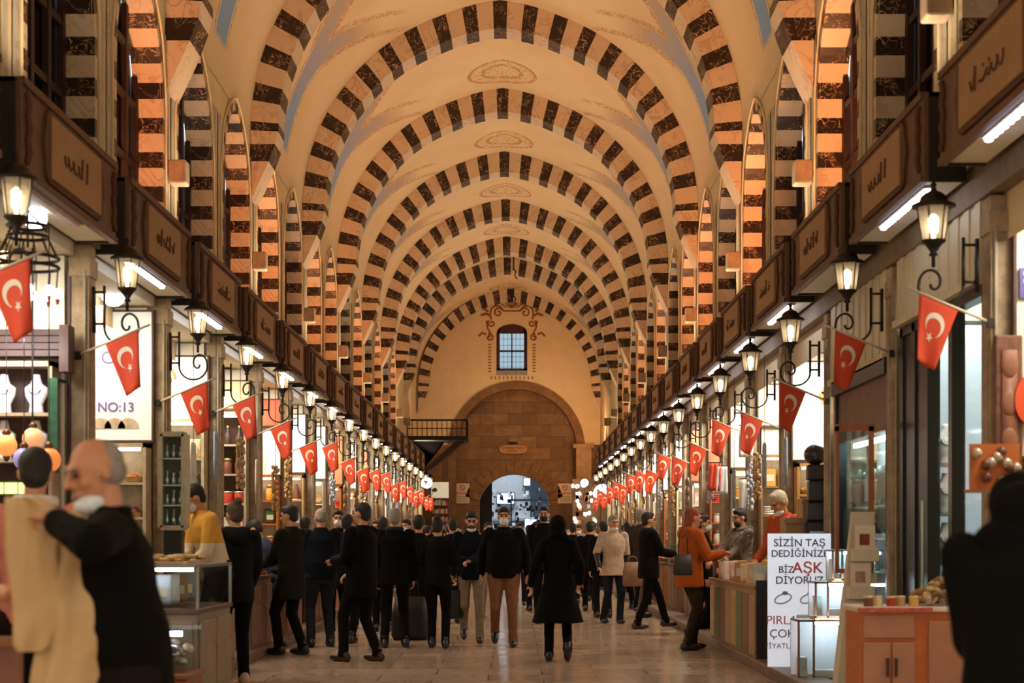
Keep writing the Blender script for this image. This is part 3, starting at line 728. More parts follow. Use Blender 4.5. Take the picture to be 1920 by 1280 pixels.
# the beige garment cover held in front of him
g = thing('garment_cover', 'large folded beige cloth cover hanging from the hand of the man in black', 'garment cover', (-1.36, 5.54, 0))
def cover(rows, yoff, th, seed):
    m = MB(); rnd = random.Random(seed); n = 44; rings = []; ph = [rnd.uniform(0, 6) for _ in range(6)]
    zs = []; K = 40
    for k in range(K+1):
        f = k/K*(len(rows)-1); i = min(int(f), len(rows)-2); t = f-i; t = t*t*(3-2*t)
        z = rows[i][0]+(rows[i+1][0]-rows[i][0])*t; a = rows[i][1]+(rows[i+1][1]-rows[i][1])*t; b_ = rows[i][2]+(rows[i+1][2]-rows[i][2])*t
        zs.append((z, (a+b_)/2, (b_-a)/2))
    vv = []; fs = []
    for k, (z, c, hw) in enumerate(zs):
        for i in range(n):
            a = 2*PI*i/n; x = math.cos(a)*hw; y = math.sin(a)*th*min(1, hw/.08)
            fold = .017*math.sin(x*26+ph[0]+z*3)+.011*math.sin(x*57+ph[1]-z*8)+.012*math.sin(z*17+x*12+ph[2])+.006*math.sin(z*40-x*30+ph[3])
            vv.append((c+x+.006*math.sin(z*20+ph[4]), yoff+y-fold*abs(math.sin(a)), z))
    for k in range(K):
        for i in range(n): fs.append((k*n+i, k*n+(i+1) % n, (k+1)*n+(i+1) % n, (k+1)*n+i))
    fs += [tuple(range(n-1, -1, -1)), tuple(range(K*n, (K+1)*n))]
    return m.add(vv, fs)
COV = mat('c2a273', .75, var=.08, scale=5)
cv = cover([(1.545, -.14, -.02), (1.52, -.145, .03), (1.47, -.14, .045), (1.40, -.13, .05), (1.2, -.12, .06), (1.03, -.10, .02), (1.01, -.09, .0)], 0, .035, 1).build('front_fold', COV, g, True)
cv = cover([(1.50, .02, .10), (1.46, .0, .14), (1.40, -.04, .17), (1.30, -.06, .205), (1.15, -.06, .215), (1.0, -.05, .21), (.85, -.07, .19), (.65, -.1, .16), (.5, -.1, .12)], .06, .055, 2).build('main_fold', COV, g, True)

person('person', 'person in a grey knitted hat and scarf, dark jacket, seen from behind, left', P(440, 15.4), AWAY+.35, 1.74, hyaw=.3, hpitch=.1, feet=((-.09, .0), (.1, .06)), hands=((-.17, .25, .95), (.2, .22, .95)), coat='14161a', coat_hem=.80, bulk=1.05, trousers='0c0e12', shoes='b9a08c', hair='bun', hairm=mat('4a4038', .9, var=.4, scale=30), scarf='8a8078', hood='down', skin=SKIN)
person('person', 'young man in a dark green coat looking left, hands together at a stall', P(545, 19.3), LEFT-.5, 1.79, hyaw=.2, hpitch=.15, feet=((-.10, .1), (.11, -.1)), hands=((-.03, .36, 1.06), (.04, .36, 1.07)), coat='191a12', coat_hem=.66, bulk=1.03, trousers='0c0a09', hair='quiff', vox=.011)
person('person', 'person in a slate blue jacket leaning in at a stall, behind the green-coated man', P(513, 20.5), LEFT-.2, 1.68, lean=.35, hpitch=.2, coat='3c4a5e', coat_hem=.8, trousers='15161a', hair='short', face=False)
person('person', 'balding man in a navy jacket and grey jeans with his back turned', P(601, 20.7), AWAY+.35, 1.79, hyaw=.3, feet=((-.12, .02), (.14, .03)), hands=((-.1, .3, 1.1), (.12, .3, 1.1)), coat='10151d', coat_hem=.86, bulk=1.12, girth=1.2, trousers='23262d', hair='balding', hairm=GREYH, face=False)
person('person', 'masked man with short dark hair facing the camera between two customers', P(634, 23.2), TOWARD+.1, 1.80, coat='0f1013', coat_hem=.7, trousers='0d0c0c', mask='face')
person('person', 'man with a grey-blue collar looking out from a stall on the left', P(657, 25.2), TOWARD-.2, 1.72, coat='14181e', coat_hem=.8, scarf='6d7d8c', mask=None)
person('person', 'tall man in a long black jacket standing sideways with legs apart', P(678, 18.3), LEFT-.55, 1.80, hyaw=.1, feet=((-.13, .16), (.13, -.13)), hands=((-.12, .30, 1.12), (.12, .26, .98)), coat=BK, coat_hem=.70, bulk=1.14, girth=1.1, trousers='0b0a0a', shoes='2e1a11', hair='short', vox=.011, skin=SKIN)
person('person', 'grey-haired man in a black padded jacket seen from behind', P(740, 20.6), AWAY+.1, 1.78, feet=((-.13, .0), (.14, .03)), coat=BK, coat_hem=.80, bulk=1.16, trousers='0d0c0c', hair='short', hairm=GREYH, face=False, scarf=BK)
person('person', 'curly-haired person in a long dark coat half hidden behind a grey-haired man', P(786, 23.0), AWAY-.2, 1.72, coat='100d0c', coat_hem=.5, bulk=1.0, trousers='0b0a0a', hair='curly', face=False, hands=(None, None))
person('person', 'slim woman with dark hair tied up, short black jacket and leggings', P(821, 20.5), AWAY-.05, 1.66, feet=((-.08, .02), (.10, -.02)), coat='0d0b0c', coat_hem=.84, bulk=.95, trousers='0a0909', hair='bun', female=True, face=False, hands=((-.14, .28, 1.15), (.2, .2, 1.0)))
pC = person('person', 'bearded man in a navy sweater and grey trousers looking down at his phone while walking', P(884, 21.7), TOWARD+.05, 1.76, hpitch=.28, feet=((-.11, .20), (.10, -.18)), lift=(0, .11), hands=((.03, .30, 1.10), (.24, .02, .80)), coat='0e1018', coat_hem=.84, bulk=1.05, trousers='7d6e5c', shoes='100d0c', hair='short', beard=True, mask='chin', vox=.010, curl=.7)
person('person', 'masked man in a black sweater and brown trousers walking toward the camera', P(945, 20.9), TOWARD, 1.80, feet=((-.12, .14), (.12, -.16)), lift=(0, .11), hands=((-.30, .04, .92), (.30, -.02, .92)), coat='0a0909', coat_hem=.86, bulk=1.16, girth=1.22, trousers='7c5439', shoes='17110f', hair='short', mask='face', vox=.010)
pD = person('person', 'woman in a long flared black coat and black headscarf walking away', P(1046, 18.3), AWAY, 1.65, feet=((-.10, .05), (.11, -.10)), lift=(0, .07), coat='080707', coat_hem=.47, flare=1.72, bulk=1.02, trousers='080707', shoes='0c0a0a', hood='up', hair='none', female=True, face=False, hands=((-.33, .02, .93), (.27, .06, .95)), vox=.011)
person('person', 'person in dark top and beige trousers glimpsed between the two walking men', P(916, 28.2), TOWARD+.2, 1.68, feet=((-.08, .16), (.09, -.12)), coat='120e0d', coat_hem=.85, trousers='9a8468', hair='long', face=True)
person('person', 'tall man with a black face mask behind the woman in the long coat', P(1020, 26.5), TOWARD-.1, 1.92, coat='0e0c0c', coat_hem=.8, trousers='0d0c0c', mask='black', hair='short')
person('person', 'man in a white coat and face mask beyond the headscarfed woman', P(1086, 39.0), TOWARD-.3, 1.72, coat='c6c2c4', coat_hem=.72, trousers='16161a', mask='face', sleeve_short=True, hair='short')
person('person', 'dark-haired man in a cream jacket seen from behind far down the aisle', P(1112, 36.0), AWAY-.2, 1.78, coat='b59f86', coat_hem=.85, trousers='1a1715', face=False)
pE = person('person', 'grey-haired man in a long cream tabard over jeans, mask on his chin', P(1150, 26.6), TOWARD+.35, 1.78, hpitch=.05, feet=((-.05, .15), (.13, -.12)), hands=((-.28, .0, .88), (.30, .1, .93)), coat='bfa791', coat_hem=.78, flare=1.28, bulk=1.05, sleeve_short=True, trousers='1c222b', shoes='14100f', hair='short', hairm=GREYH, mask='chin', vox=.010)
person('person', 'person in a black jacket standing just behind the man in the cream tabard', P(1131, 28.4), AWAY+.2, 1.70, coat='0d0b0b', coat_hem=.85, bulk=1.1, trousers='121012', face=False)
person('person', 'dark-haired man in a black padded jacket with brown shoes, stepping to the right', P(1216, 25.0), RIGHT+.25, 1.80, feet=((-.08, .32), (.10, -.22)), hands=((-.06, .38, 1.12), (.08, .38, 1.14)), coat='0e0d0c', coat_hem=.76, bulk=1.16, trousers='0c0b0c', shoes='43241a', hair='short', mask=None, vox=.011, hyaw=-.1, scarf='0e0d0c')
person('person', 'grey-haired man in a grey jacket behind the one in black padding', P(1203, 28.5), RIGHT+.6, 1.92, coat='3b3632', coat_hem=.8, trousers='6e5e50', hair='short', hairm=GREYH, face=False)
pF = person('person', 'person in an orange-brown hooded coat with a shoulder bag, facing the right stalls', P(1293, 20.2), RIGHT+.25, 1.78, lean=.05, hpitch=.1, feet=((-.12, .08), (.12, -.08)), hands=((-.10, .40, 1.15), (.14, .38, 1.2)), coat='a4501c', coat_hem=.78, flare=1.05, bulk=1.20, trousers='2a221c', shoes='171311', hood='down', hair='long', hairm=mat('8a3f17', .8, var=.4, scale=30), vox=.011)
person('person', 'person in black trousers and jacket just beyond the orange coat', P(1318, 22.6), RIGHT, 1.72, coat='0c0b0c', coat_hem=.75, bulk=1.05, trousers='0a0a0b', hair='short', mask='face')
person('person', 'customer in a dark coat leaning in beside the orange-coated shopper', P(1297, 23.6), RIGHT+.1, 1.80, lean=.1, coat='15110f', coat_hem=.75, trousers='15120f', hair='short', mask=None)
person('person', 'bearded seller in a grey hooded patterned top behind the right stall', P(1390, 21.35, .1), LEFT+.4, 1.69, hpitch=.2, hands=((-.1, .38, 1.0), (.12, .4, 1.05)), coat='7d7264', coat_hem=.85, bulk=1.1, hood='down', hair='short', beard=True, coatm=M_marble('patterned_cloth', '6d6256', '9a8e7e', '3b332b', 9, .9, .12, .9), vox=.011)
person('person', 'white-haired seller in a red shirt looking down behind the boxes on the right', P(1480, 18.45, .1), LEFT+.5, 1.86, lean=.15, hpitch=.35, hands=((-.1, .35, 1.0), (.12, .35, 1.0)), coat='b5502f', coat_hem=.85, hair='short', hairm=mat('c9bea2', .8, var=.2, scale=30), mask='chin', vox=.011)
# the farther crowd: four kinds, copied
kinds = []
rnd = random.Random(3)
cols = [('0e0c0c', '0c0b0b', 'short', None, AWAY), ('1b1a20', '16161a', 'short', 'face', TOWARD), ('121010', '0c0b0b', 'long', None, AWAY), ('8f8072', '1c1c22', 'short', 'face', TOWARD)]
seen = ['in black', 'in dark jacket and mask', 'long-haired in dark coat', 'in pale jacket and mask']
spots = [(572, 23.9, 0, 'between green and navy coats'), (717, 24.2, 2, 'behind the tall black jacket'), (762, 27.5, 1, 'right of the grey-haired man'), (848, 26.5, 0, 'right of the slim woman'), (652, 21.6, 0, 'left of the tall black jacket'), (1106, 31, 0, 'left of the cream tabard'), (975, 34, 1, 'left of the gate axis, second row'), (992, 38, 0, 'below the gate, third row'), (1004, 31, 2, 'just left of the headscarfed woman'), (962, 44, 0, 'far off under the gate'), (860, 40, 1, 'far off behind the phone man'), (842, 33, 0, 'between the slim woman and the phone man'),
         (1066, 46, 1, 'far off right of the gate'), (1074, 33, 0, 'behind the headscarfed woman, right side'), (1135, 44, 3, 'far off beyond the cream tabard'), (1170, 38, 0, 'between the tabard man and the stalls'), (1176, 32, 2, 'against the right stalls behind the tabard man'), (1204, 31, 1, 'at the right stalls past the black jacket'), (1190, 36, 3, 'right, far beyond the orange coat'),
         (706, 29, 1, 'at the left stalls behind the tall black jacket'), (764, 34, 3, 'far off behind the grey-haired man'), (802, 39, 0, 'far off behind the slim woman'), (760, 40, 0, 'deep along the left stalls'), (1128, 46, 0, 'deep along the right stalls'), (1020, 52, 1, 'walking in through the gate'), (935, 55, 0, 'walking out through the gate')]
protos = {}
for x, Y, k, where in spots:
    c0, t0, hr, mk, rz = cols[k]; lab = 'far shopper %s, %s' % (seen[k], where); hh = 1.66+.12*rnd.random(); rzz = rz+rnd.uniform(-.5, .5)
    if k not in protos:
        protos[k] = person('person', lab, P(x, Y), rzz, 1.72, feet=((-.09, .08), (.09, -.08)), coat=c0, coat_hem=.75, trousers=t0, hair=hr, mask=mk, face=(k in (1, 3)), vox=.018, group='distant shoppers', fold=.01)['root']
    else: dup(protos[k], P(x, Y), rzz, lab)
# things they carry
t = thing('phone', 'dark phone held by the bearded walking man', 'phone', wpt(pC, pC['wr'][0]) + Vector((-.06, -.10, .05)), .2)
MB().box(-.037, .037, -.07, .07, -.005, .005).build('case', BLACK, t, bevel=.004); MB().box(-.033, .033, -.065, .065, .005, .006).build('screen', mat('242a38', .15, var=0), t)
def bag(label, loc, w_, h_, d, col, rz=0, handle=.14, nm='handbag'):
    t = thing(nm, label, 'bag', loc, rz)
    m = MB(); m.loft([((0, 0, 0), w_*.46, d*.5), ((0, 0, h_*.1), w_*.52, d*.6), ((0, 0, h_*.6), w_*.5, d*.5), ((0, 0, h_), w_*.40, d*.16)], 16)
    o = m.build('bag_body', mat(col, .6, var=.2), t, True); o.scale = (1, 1, 1)
    MB().tube([(-w_*.25, 0, h_*.95), (-w_*.2, 0, h_+handle*.7), (0, 0, h_+handle), (w_*.2, 0, h_+handle*.7), (w_*.25, 0, h_*.95)], .008).build('handle', mat(col, .6, var=.2), t, True)
    return t
q = wpt(pC, pC['wr'][1])
bag('soft black shopping bag hanging from the hand of the phone-holding man', (q[0], q[1]-.10, q[2]-.56), .26, .38, .14, '0e0c0b', .2, .16)
bag('black suitcase-like bag standing beside the curly-haired person', (P(769, 22.2)[0], 22.2, 0), .5, .60, .22, '0b0a0a', 0, .3, 'shopping_bag')
bag('brown paper shopping bag hanging beside the man in black padding', (P(1186, 26.3)[0], 26.3, .62), .34, .40, .14, '8a6245', .3, .1, 'paper_bag')
bag('dark shoulder bag resting on the side of the orange coat', (P(1279, 19.9)[0], 19.80, .95), .24, .26, .10, '2c2620', .1, .34, 'shoulder_bag')

# ================================================================== signs, lanterns and flags along the shops
def scribble(m, x0, x1, z, h, yf, rnd, mi=0):
    x = x0
    while x < x1:
        w_ = rnd.uniform(.5, 1.1)*h; k = rnd.randint(0, 3)
        if k == 0: m.tube([(x, yf, z-h*.4), (x+w_*.1, yf, z+h*.5)], h*.07, 4)
        elif k == 1: m.tube([(x+w_*.5+w_*.4*math.cos(a), yf, z-h*.05+h*.3*math.sin(a)) for a in [PI*.9+i*.5 for i in range(9)]], h*.06, 4)
        elif k == 2: m.tube([(x, yf, z+h*.1), (x+w_*.3, yf, z-h*.3), (x+w_*.6, yf, z-h*.25), (x+w_*.9, yf, z+h*.35)], h*.06, 4)
        else: m.tube([(x, yf, z-h*.2), (x+w_*.5, yf, z-h*.3), (x+w_, yf, z)], h*.06, 4); m.ell((x+w_*.5, yf, z+h*.25), (h*.08, h*.04, h*.08), None, 6, 4)
        x += w_*.85
def signboard(seed, L=2.36, Hh=.62, D=.30):
    t = thing('shop_sign', '', 'sign'); rnd = random.Random(seed)
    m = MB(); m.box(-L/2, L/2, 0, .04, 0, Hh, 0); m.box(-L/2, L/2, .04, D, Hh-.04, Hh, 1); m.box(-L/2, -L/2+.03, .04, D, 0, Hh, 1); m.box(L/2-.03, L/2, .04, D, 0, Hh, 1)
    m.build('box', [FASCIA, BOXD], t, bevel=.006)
    m = MB(); m.box(-L/2, L/2, -.018, 0, Hh-.05, Hh); m.box(-L/2, L/2, -.018, 0, 0, .045); m.build('rim', mat('5c3920', .5, var=.15), t)
    # plaque with scalloped ends
    pw = .62
    def outl(w_, h_):
        o = []
        for i in range(13):
            a = -PI/2+PI*i/12; r = 1+.14*math.cos(6*a)*1; o.append((w_+.13*math.cos(a)*r, Hh/2+h_*math.sin(a)))
        return o + [(-p[0], p[1]) for p in reversed(o)]
    MB().prism(outl(pw, Hh*.39), -.022, 0).build('plaque_border', PLAQD, t)
    MB().box(-pw, pw, -.034, -.02, Hh*.17, Hh*.83).build('plaque', PLAQ, t)
    m = MB(); scribble(m, -.36, .30, Hh*.5, Hh*.26, -.036, rnd); m.build('lettering', PLAQD, t)
    for s in (-1, 1):
        m = MB(); x = s*(L/2-.10)
        m.tube([(x+s*.03, -.01, Hh*.14), (x-s*.02, -.012, Hh*.26), (x+s*.02, -.012, Hh*.38), (x-s*.03, -.012, Hh*.5), (x+s*.02, -.012, Hh*.62), (x-s*.02, -.012, Hh*.74), (x+s*.03, -.01, Hh*.86)], .022, 6)
        m.build('end_ornament', PLAQD if s < 0 else PLAQD, t, True)
    MB().box(-L/2+.03, L/2-.03, .05, D, .02, .05).build('soffit', CREAM, t)
    return t
def led(t, L, dots, mt):
    m = MB()
    if dots:
        for i in range(14): m.ell((-L/2+L*i/13, .11, -.005), (.032, .028, .018), None, 8, 6)
    else: m.box(-L/2, L/2, .085, .135, -.015, .012)
    m.build('light_strip', mt, t)
boards = {}
def place_boards(s, pil, xf, zb):
    g = 'brown shop signboards with cartouche plaques'
    for k in range(len(pil)-1):
        if pil[k] > 53.5: continue
        y0, y1 = pil[k]+.20, pil[k+1]-.20; L = y1-y0
        seed = k % 4
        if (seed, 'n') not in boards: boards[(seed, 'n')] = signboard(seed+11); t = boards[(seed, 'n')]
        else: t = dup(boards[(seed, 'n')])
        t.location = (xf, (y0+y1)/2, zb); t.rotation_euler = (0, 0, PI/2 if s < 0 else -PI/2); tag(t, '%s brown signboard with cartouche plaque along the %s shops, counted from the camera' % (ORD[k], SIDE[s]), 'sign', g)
base_made = {}
for s, pil, xf, zb in ((-1, LPIL, -2.82, 3.68), (1, RPIL, 3.08, 3.86)):
    place_boards(s, pil, xf, zb)
# the light strips, hung under the boards
k_ = 0; st0 = {}
for s, pil, xf, zb in ((-1, LPIL, -2.82, 3.68), (1, RPIL, 3.08, 3.86)):
    for k in range(2 if s < 0 else 1, len(pil)-1):
        y0, y1 = pil[k]+.20, pil[k+1]-.20
        kind = 'dots' if (s, k) in ((-1, 3), (1, 2), (1, 1)) else 'tube'
        if (s > 0 and k in (3,)) or pil[k] > 53.5: continue
        lit = not (s < 0 and k == 2)
        key = (kind, lit)
        lab = '%s white light strip under the %s signboards, counted from the camera' % (ORD[k], SIDE[s])
        L = 1.35
        if key not in st0:
            t = thing('light_strip', lab, 'light strip', group='white light strips under the signboards'); st0[key] = t
            m = MB()
            if kind == 'dots':
                for i in range(14): m.ell((-L/2+L*i/13, 0, -.01), (.030, .028, .016), None, 8, 6)
            else: m.box(-L/2, L/2, -.024, .024, -.022, .0)
            o_ = m.build('diffuser', LEDM if lit else mat('d8c8be', .5), t)
            if kind == 'dots': o_['kind'] = 'stuff'
            MB().box(-L/2-.03, L/2+.03, -.04, .04, .0, .025).build('housing', mat('b9a58f', .6), t)
        else: t = dup(st0[key], label=lab)
        t.location = (xf - s*-.09, y0+.25+L/2, zb-.004); t.rotation_euler = (0, 0, PI/2)
# wall lanterns
def lantern():
    t = thing('wall_lantern', '', 'lantern')
    m = MB(); m.box(0, .018, -.025, .025, -.34, .02); m.cyl((.01, 0, -.02), (.09, 0, -.02), .010); m.cyl((.01, 0, -.27), (.09, 0, -.27), .010); m.cyl((.09, 0, .03), (.09, 0, -.30), .011)
    pts = [(.09, 0, -.28)]
    for i in range(15): a = PI + (PI*1.0)*i/14; pts.append((.225+.135*math.cos(a), 0, -.30+.13*math.sin(a)))
    for i in range(1, 22): a = 2*PI*i/21*.95; r = .105*(1-i/24); pts.append((.36-.085+.085*math.cos(a)*r/.105, 0, -.30+.115*math.sin(a)*(r/.105)+.02))
    m.tube(pts, .010, 6); m.build('bracket', IRON, t, True)
    cx = .27
    m = MB(); m.lathe([(.012, -.17), (.012, -.10), (.03, -.09), (.018, -.07), (.05, -.02), (.075, .0), (.075, .012)], (cx, 0, 0), 12); m.build('cup', IRON, t, True)
    m = MB(); m.lathe([(.068, .012), (.096, .235)], (cx, 0, 0), 6); m.build('glass', LGLASS, t)
    m = MB()
    for i in range(6): a = 2*PI*i/6; m.cyl((cx+.069*math.cos(a), .069*math.sin(a), .01), (cx+.098*math.cos(a), .098*math.sin(a), .24), .0045, n=5)
    m.build('cage', IRON, t)
    m = MB(); m.lathe([(.135, .235), (.13, .25), (.085, .275), (.08, .30), (.05, .33), (.02, .345), (.012, .37), (.02, .385), (.004, .41)], (cx, 0, 0), 14); m.build('cap', IRON, t, True)
    m = MB(); m.lathe([(.012, .02), (.014, .05), (.030, .07), (.032, .16), (.012, .185)], (cx, 0, 0), 10); m.build('bulb', BULB, t, True)
    return t
lt = lantern(); first = True
LZ = {-1: 3.36, 1: 3.40}
for s, pil, xp in ((-1, LPIL, -3.05), (1, RPIL, 3.44)):
    for k, y in enumerate(pil):
        if y < 9: continue
        o = lt if first else dup(lt); first = False
        o.location = (xp - s*.0 + (.0 if s < 0 else -.05), y-.02, LZ[s] + (.10 if (s > 0 and k == 3) else 0)); o.rotation_euler = (0, 0, 0 if s < 0 else PI)
        if s > 0: o.scale = (1.12, 1, 1)
        tag(o, 'glass wall lantern with scroll bracket on the %s %s pillar from the camera' % (ORD[k], SIDE[s]), 'lantern', 'wall lanterns on the shop pillars')
# little flags
def flag(seed, tilt=.40):
    t = thing('flag', '', 'flag'); rnd = random.Random(seed); ph = rnd.uniform(0, 6)
    L = .62; d = Vector((math.cos(tilt), 0, math.sin(tilt)))
    MB().cyl((0, 0, 0), d*L, .011, .009, 8).build('pole', mat('c9bda4', .5, var=.05), t, True)
    MB().box(-.01, .03, -.02, .02, -.03, .03).build('holder', IRON, t)
    w_, h_ = .285, .44; o0 = d*.24
    def mp(u, v, off=0):     # u along the pole 0..w, v down 0..h
        a = tilt*(.95-.75*u/w_); dn = Vector((math.sin(a)*1.0, 0, -math.cos(a)))
        p = o0 + d*u*(1-.08*v/h_) + dn*v; amp = .018*v/h_
        p.y += amp*math.sin(u*18+ph+v*6) + off; return p
    m = MB(); nu, nv = 10, 14; vv = [mp(w_*i/nu, h_*j/nv) for j in range(nv+1) for i in range(nu+1)]
    fs = [(j*(nu+1)+i, j*(nu+1)+i+1, (j+1)*(nu+1)+i+1, (j+1)*(nu+1)+i) for j in range(nv) for i in range(nu)]
    o = m.add(vv, fs).build('cloth', FLAGR, t, True); so = o.modifiers.new('thick', 'SOLIDIFY'); so.thickness = .003; so.offset = 0
    em = MB(); cu, cv, R0, R1 = .135, .165, .082, .064; da = (.30, .95); L_ = math.hypot(*da); da = (da[0]/L_, da[1]/L_)
    for off in (-.004, .004):
        out = []; inn = []
        ic = (cu+da[0]*.022, cv+da[1]*.022); n = 26; a0 = math.atan2(da[1], da[0])
        for i in range(n+1):
            a = a0 + .62 + (2*PI-1.24)*i/n; out.append((cu+R0*math.cos(a), cv+R0*math.sin(a)))
            b_ = a0 + .80 + (2*PI-1.60)*i/n; inn.append((ic[0]+R1*math.cos(b_), ic[1]+R1*math.sin(b_)))
        inn[0] = out[0]; inn[-1] = out[-1]
        vv = [mp(p[0], p[1], off) for p in out] + [mp(p[0], p[1], off) for p in inn]
        em.add(vv, [(i, i+1, n+1+i+1, n+1+i) for i in range(n)])
        sc = (cu+da[0]*.092, cv+da[1]*.092); pts = []
        for i in range(10): r = .036 if i % 2 == 0 else .0145; a = a0 + PI + i*PI/5; pts.append(mp(sc[0]+r*math.cos(a), sc[1]+r*math.sin(a), off))
        em.add([mp(sc[0], sc[1], off)] + pts, [(0, 1+i, 1+(i+1) % 10) for i in range(10)])
    em.build('crescent_and_star', mat('ddd3bc', .8, var=.03), t)
    return t
t_ = NT('flag_cloth'); t_.b.inputs['Subsurface Weight'].default_value = 0; FLAGR = t_.done(lin('c6421e'), .75)
fl = [flag(i) for i in range(3)]; used = set()
FZ = {-1: {12.6: 2.79, 15.4: 2.66, 18.2: 2.78, 21.0: 2.70, 23.8: 2.61, 26.6: 2.77, 29.4: 2.65}, 1: {10.8: 2.80, 13.6: 2.92, 16.4: 2.76, 19.2: 2.67, 22.0: 2.79, 24.8: 2.64, 27.6: 2.58}}
for s, pil, xp, xfl in ((-1, LPIL, -3.06, -2.79), (1, RPIL, 3.40, 3.06)):
    for k, y in enumerate(pil):
        if y < 9.5: continue
        z = FZ[s].get(round(y, 1), 2.68+.1*math.sin(k*2.3)) + .06
        if s < 0 and k == 2: z = 2.92
        i = k % 3; o = fl[i] if i not in used else dup(fl[i]); used.add(i)
        # flag cloth centre sits .42 out from the holder
        x = xfl + s*.42; x = xfl + s*.36
        o.location = (x+.03 if s > 0 else x, y-.12, z - .02); o.rotation_euler = (0, 0, 0 if s < 0 else PI)
        tag(o, 'small red crescent and star flag on the %s %s pillar from the camera' % (ORD[k], SIDE[s]), 'flag', 'red crescent flags along the shops')
# white wall speakers on the rib piers
sp = None
for s in (-1, 1):
    for j, y in enumerate(RIBS[1:]):
        if s < 0 and j == 0: continue
        lab = 'small white loudspeaker on the %s wall below the %s arch rib' % (SIDE[s], ORD[j])
        if sp is None:
            t = sp = thing('wall_speaker', lab, 'loudspeaker', group='white loudspeakers on the piers')
            MB().box(-.10, .10, -.11, .11, -.13, .13).build('housing', mat('a38c74', .6), t, bevel=.02); MB().box(-.07, .07, -.115, -.108, -.09, .09).build('grille', mat('a98c70', .7), t); MB().box(-.14, -.08, -.02, .02, -.03, .03).build('mount', IRON, t)
        else: t = dup(sp, label=lab)
        t.location = (s*3.43, y+.1, 5.42); t.rotation_euler = (0, 0, 0 if s < 0 else PI)
        if s > 0: t.scale = (-1, 1, 1); t.rotation_euler = (0, 0, 0)
# ------------------------------------------------------------------ far end: balcony, stairs, signs, gate and the street
t = thing('balcony', 'dark timber balcony with railings at the far left of the hall', 'balcony', (-2.45, 57, 5.0))
MB().box(-1.1, 1.03, -.6, 1.0, -.12, .03).build('deck', BLACK, t)
m = MB(); m.box(-1.1, 1.03, -.6, -.55, .56, .62); m.box(-1.1, 1.03, -.59, -.56, .28, .31); m.box(.98, 1.03, -.6, 1.0, .56, .62)
for i in range(13): m.box(-1.1+i*.175, -1.075+i*.175, -.6, -.56, 0, .6)
for i in range(9): m.box(.99, 1.02, -.6+i*.19, -.575+i*.19, 0, .6)
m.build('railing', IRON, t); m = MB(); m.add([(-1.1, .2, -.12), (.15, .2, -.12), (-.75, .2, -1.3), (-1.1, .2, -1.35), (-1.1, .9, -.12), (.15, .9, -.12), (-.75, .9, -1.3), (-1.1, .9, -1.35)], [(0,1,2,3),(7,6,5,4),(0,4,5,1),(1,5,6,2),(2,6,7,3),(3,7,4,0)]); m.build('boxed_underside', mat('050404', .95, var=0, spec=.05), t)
m = MB(); m.hexa([(.62, -.3, -.13), (.95, -.3, -.13), (-.52, -.3, -1.35), (-.66, -.3, -1.25), (.62, .7, -.13), (.95, .7, -.13), (-.52, .7, -1.35), (-.66, .7, -1.25)]); m.build('sloping_stair', mat('4a2c18', .7), t)
def wall_sign(nm, label, cat, loc, w_, h_, face, rim=None, group=None):
    t = thing(nm, label, cat, loc, 0, group); MB().box(-w_/2, w_/2, 0, .03, -h_/2, h_/2).build('panel', mat(face, .6, var=.04), t, bevel=.004)
    if rim: MB().box(-w_/2-.015, w_/2+.015, .005, .04, -h_/2-.015, h_/2+.015).build('rim', mat(rim, .6), t)
    return t
for x, wh in ((866, 'left'), (1060, 'right')):
    p = at(x, 924, 61.9); t = wall_sign('no_smoking_sign', 'white no smoking notice with a red ring on the ashlar, %s of the gate' % wh, 'sign', (p[0], 62.40, p[2]), .56, .78, 'd8c8a8')
    RED = mat('b5402a', .6, var=0); m = MB(); m.tube([(.1*math.cos(a), -.01, .22+.1*math.sin(a)) for a in [2*PI*i/20 for i in range(21)]], .012, 5); m.tube([(-.07, -.01, .29), (.07, -.01, .15)], .012, 5); m.build('ring_mark', RED, t)
    text('NO SMOKING', .085, RED, t, (0, -.005, -.0), bold=.003); m = MB()
    for i in range(4): m.box(-.2, .2, -.008, 0, -.13-i*.06, -.11-i*.06)
    m.build('text_lines', mat('a08c74', .6), t)
p = at(962, 842, 62.3); t = thing('gate_sign', 'small tan cartouche sign above the gate arch', 'sign', (p[0], 62.38, p[2]))
def oval(w_, h_): return [(w_*(abs(math.cos(a))**.6)*(1 if math.cos(a) > 0 else -1), h_*(abs(math.sin(a))**.7)*(1 if math.sin(a) > 0 else -1)) for a in [2*PI*(i+.5)/28 for i in range(28)]]
MB().prism(oval(.54, .17), 0, .05).build('panel', mat('b98752', .6), t)
text('Ketenciler Kapısı\nGate 4', .13, PLAQD, t, (0, -.01, .0)); MB().box(-.17, .17, -.02, .05, .20, .30).build('lamp_housing', BLACK, t)
p = at(1090, 905, 60); t = thing('heart_sign', 'red oval sign on a bracket near the right end of the hall', 'sign', p)
MB().prism(oval(.2, .14), 0, .04).build('panel', mat('c9553c', .6), t); MB().prism(oval(.15, .09), -.01, 0).build('inner_panel', mat('d8a48c', .6), t); MB().cyl((.1, .02, 0), (1.2, .02, .05), .012).build('bracket', IRON, t)
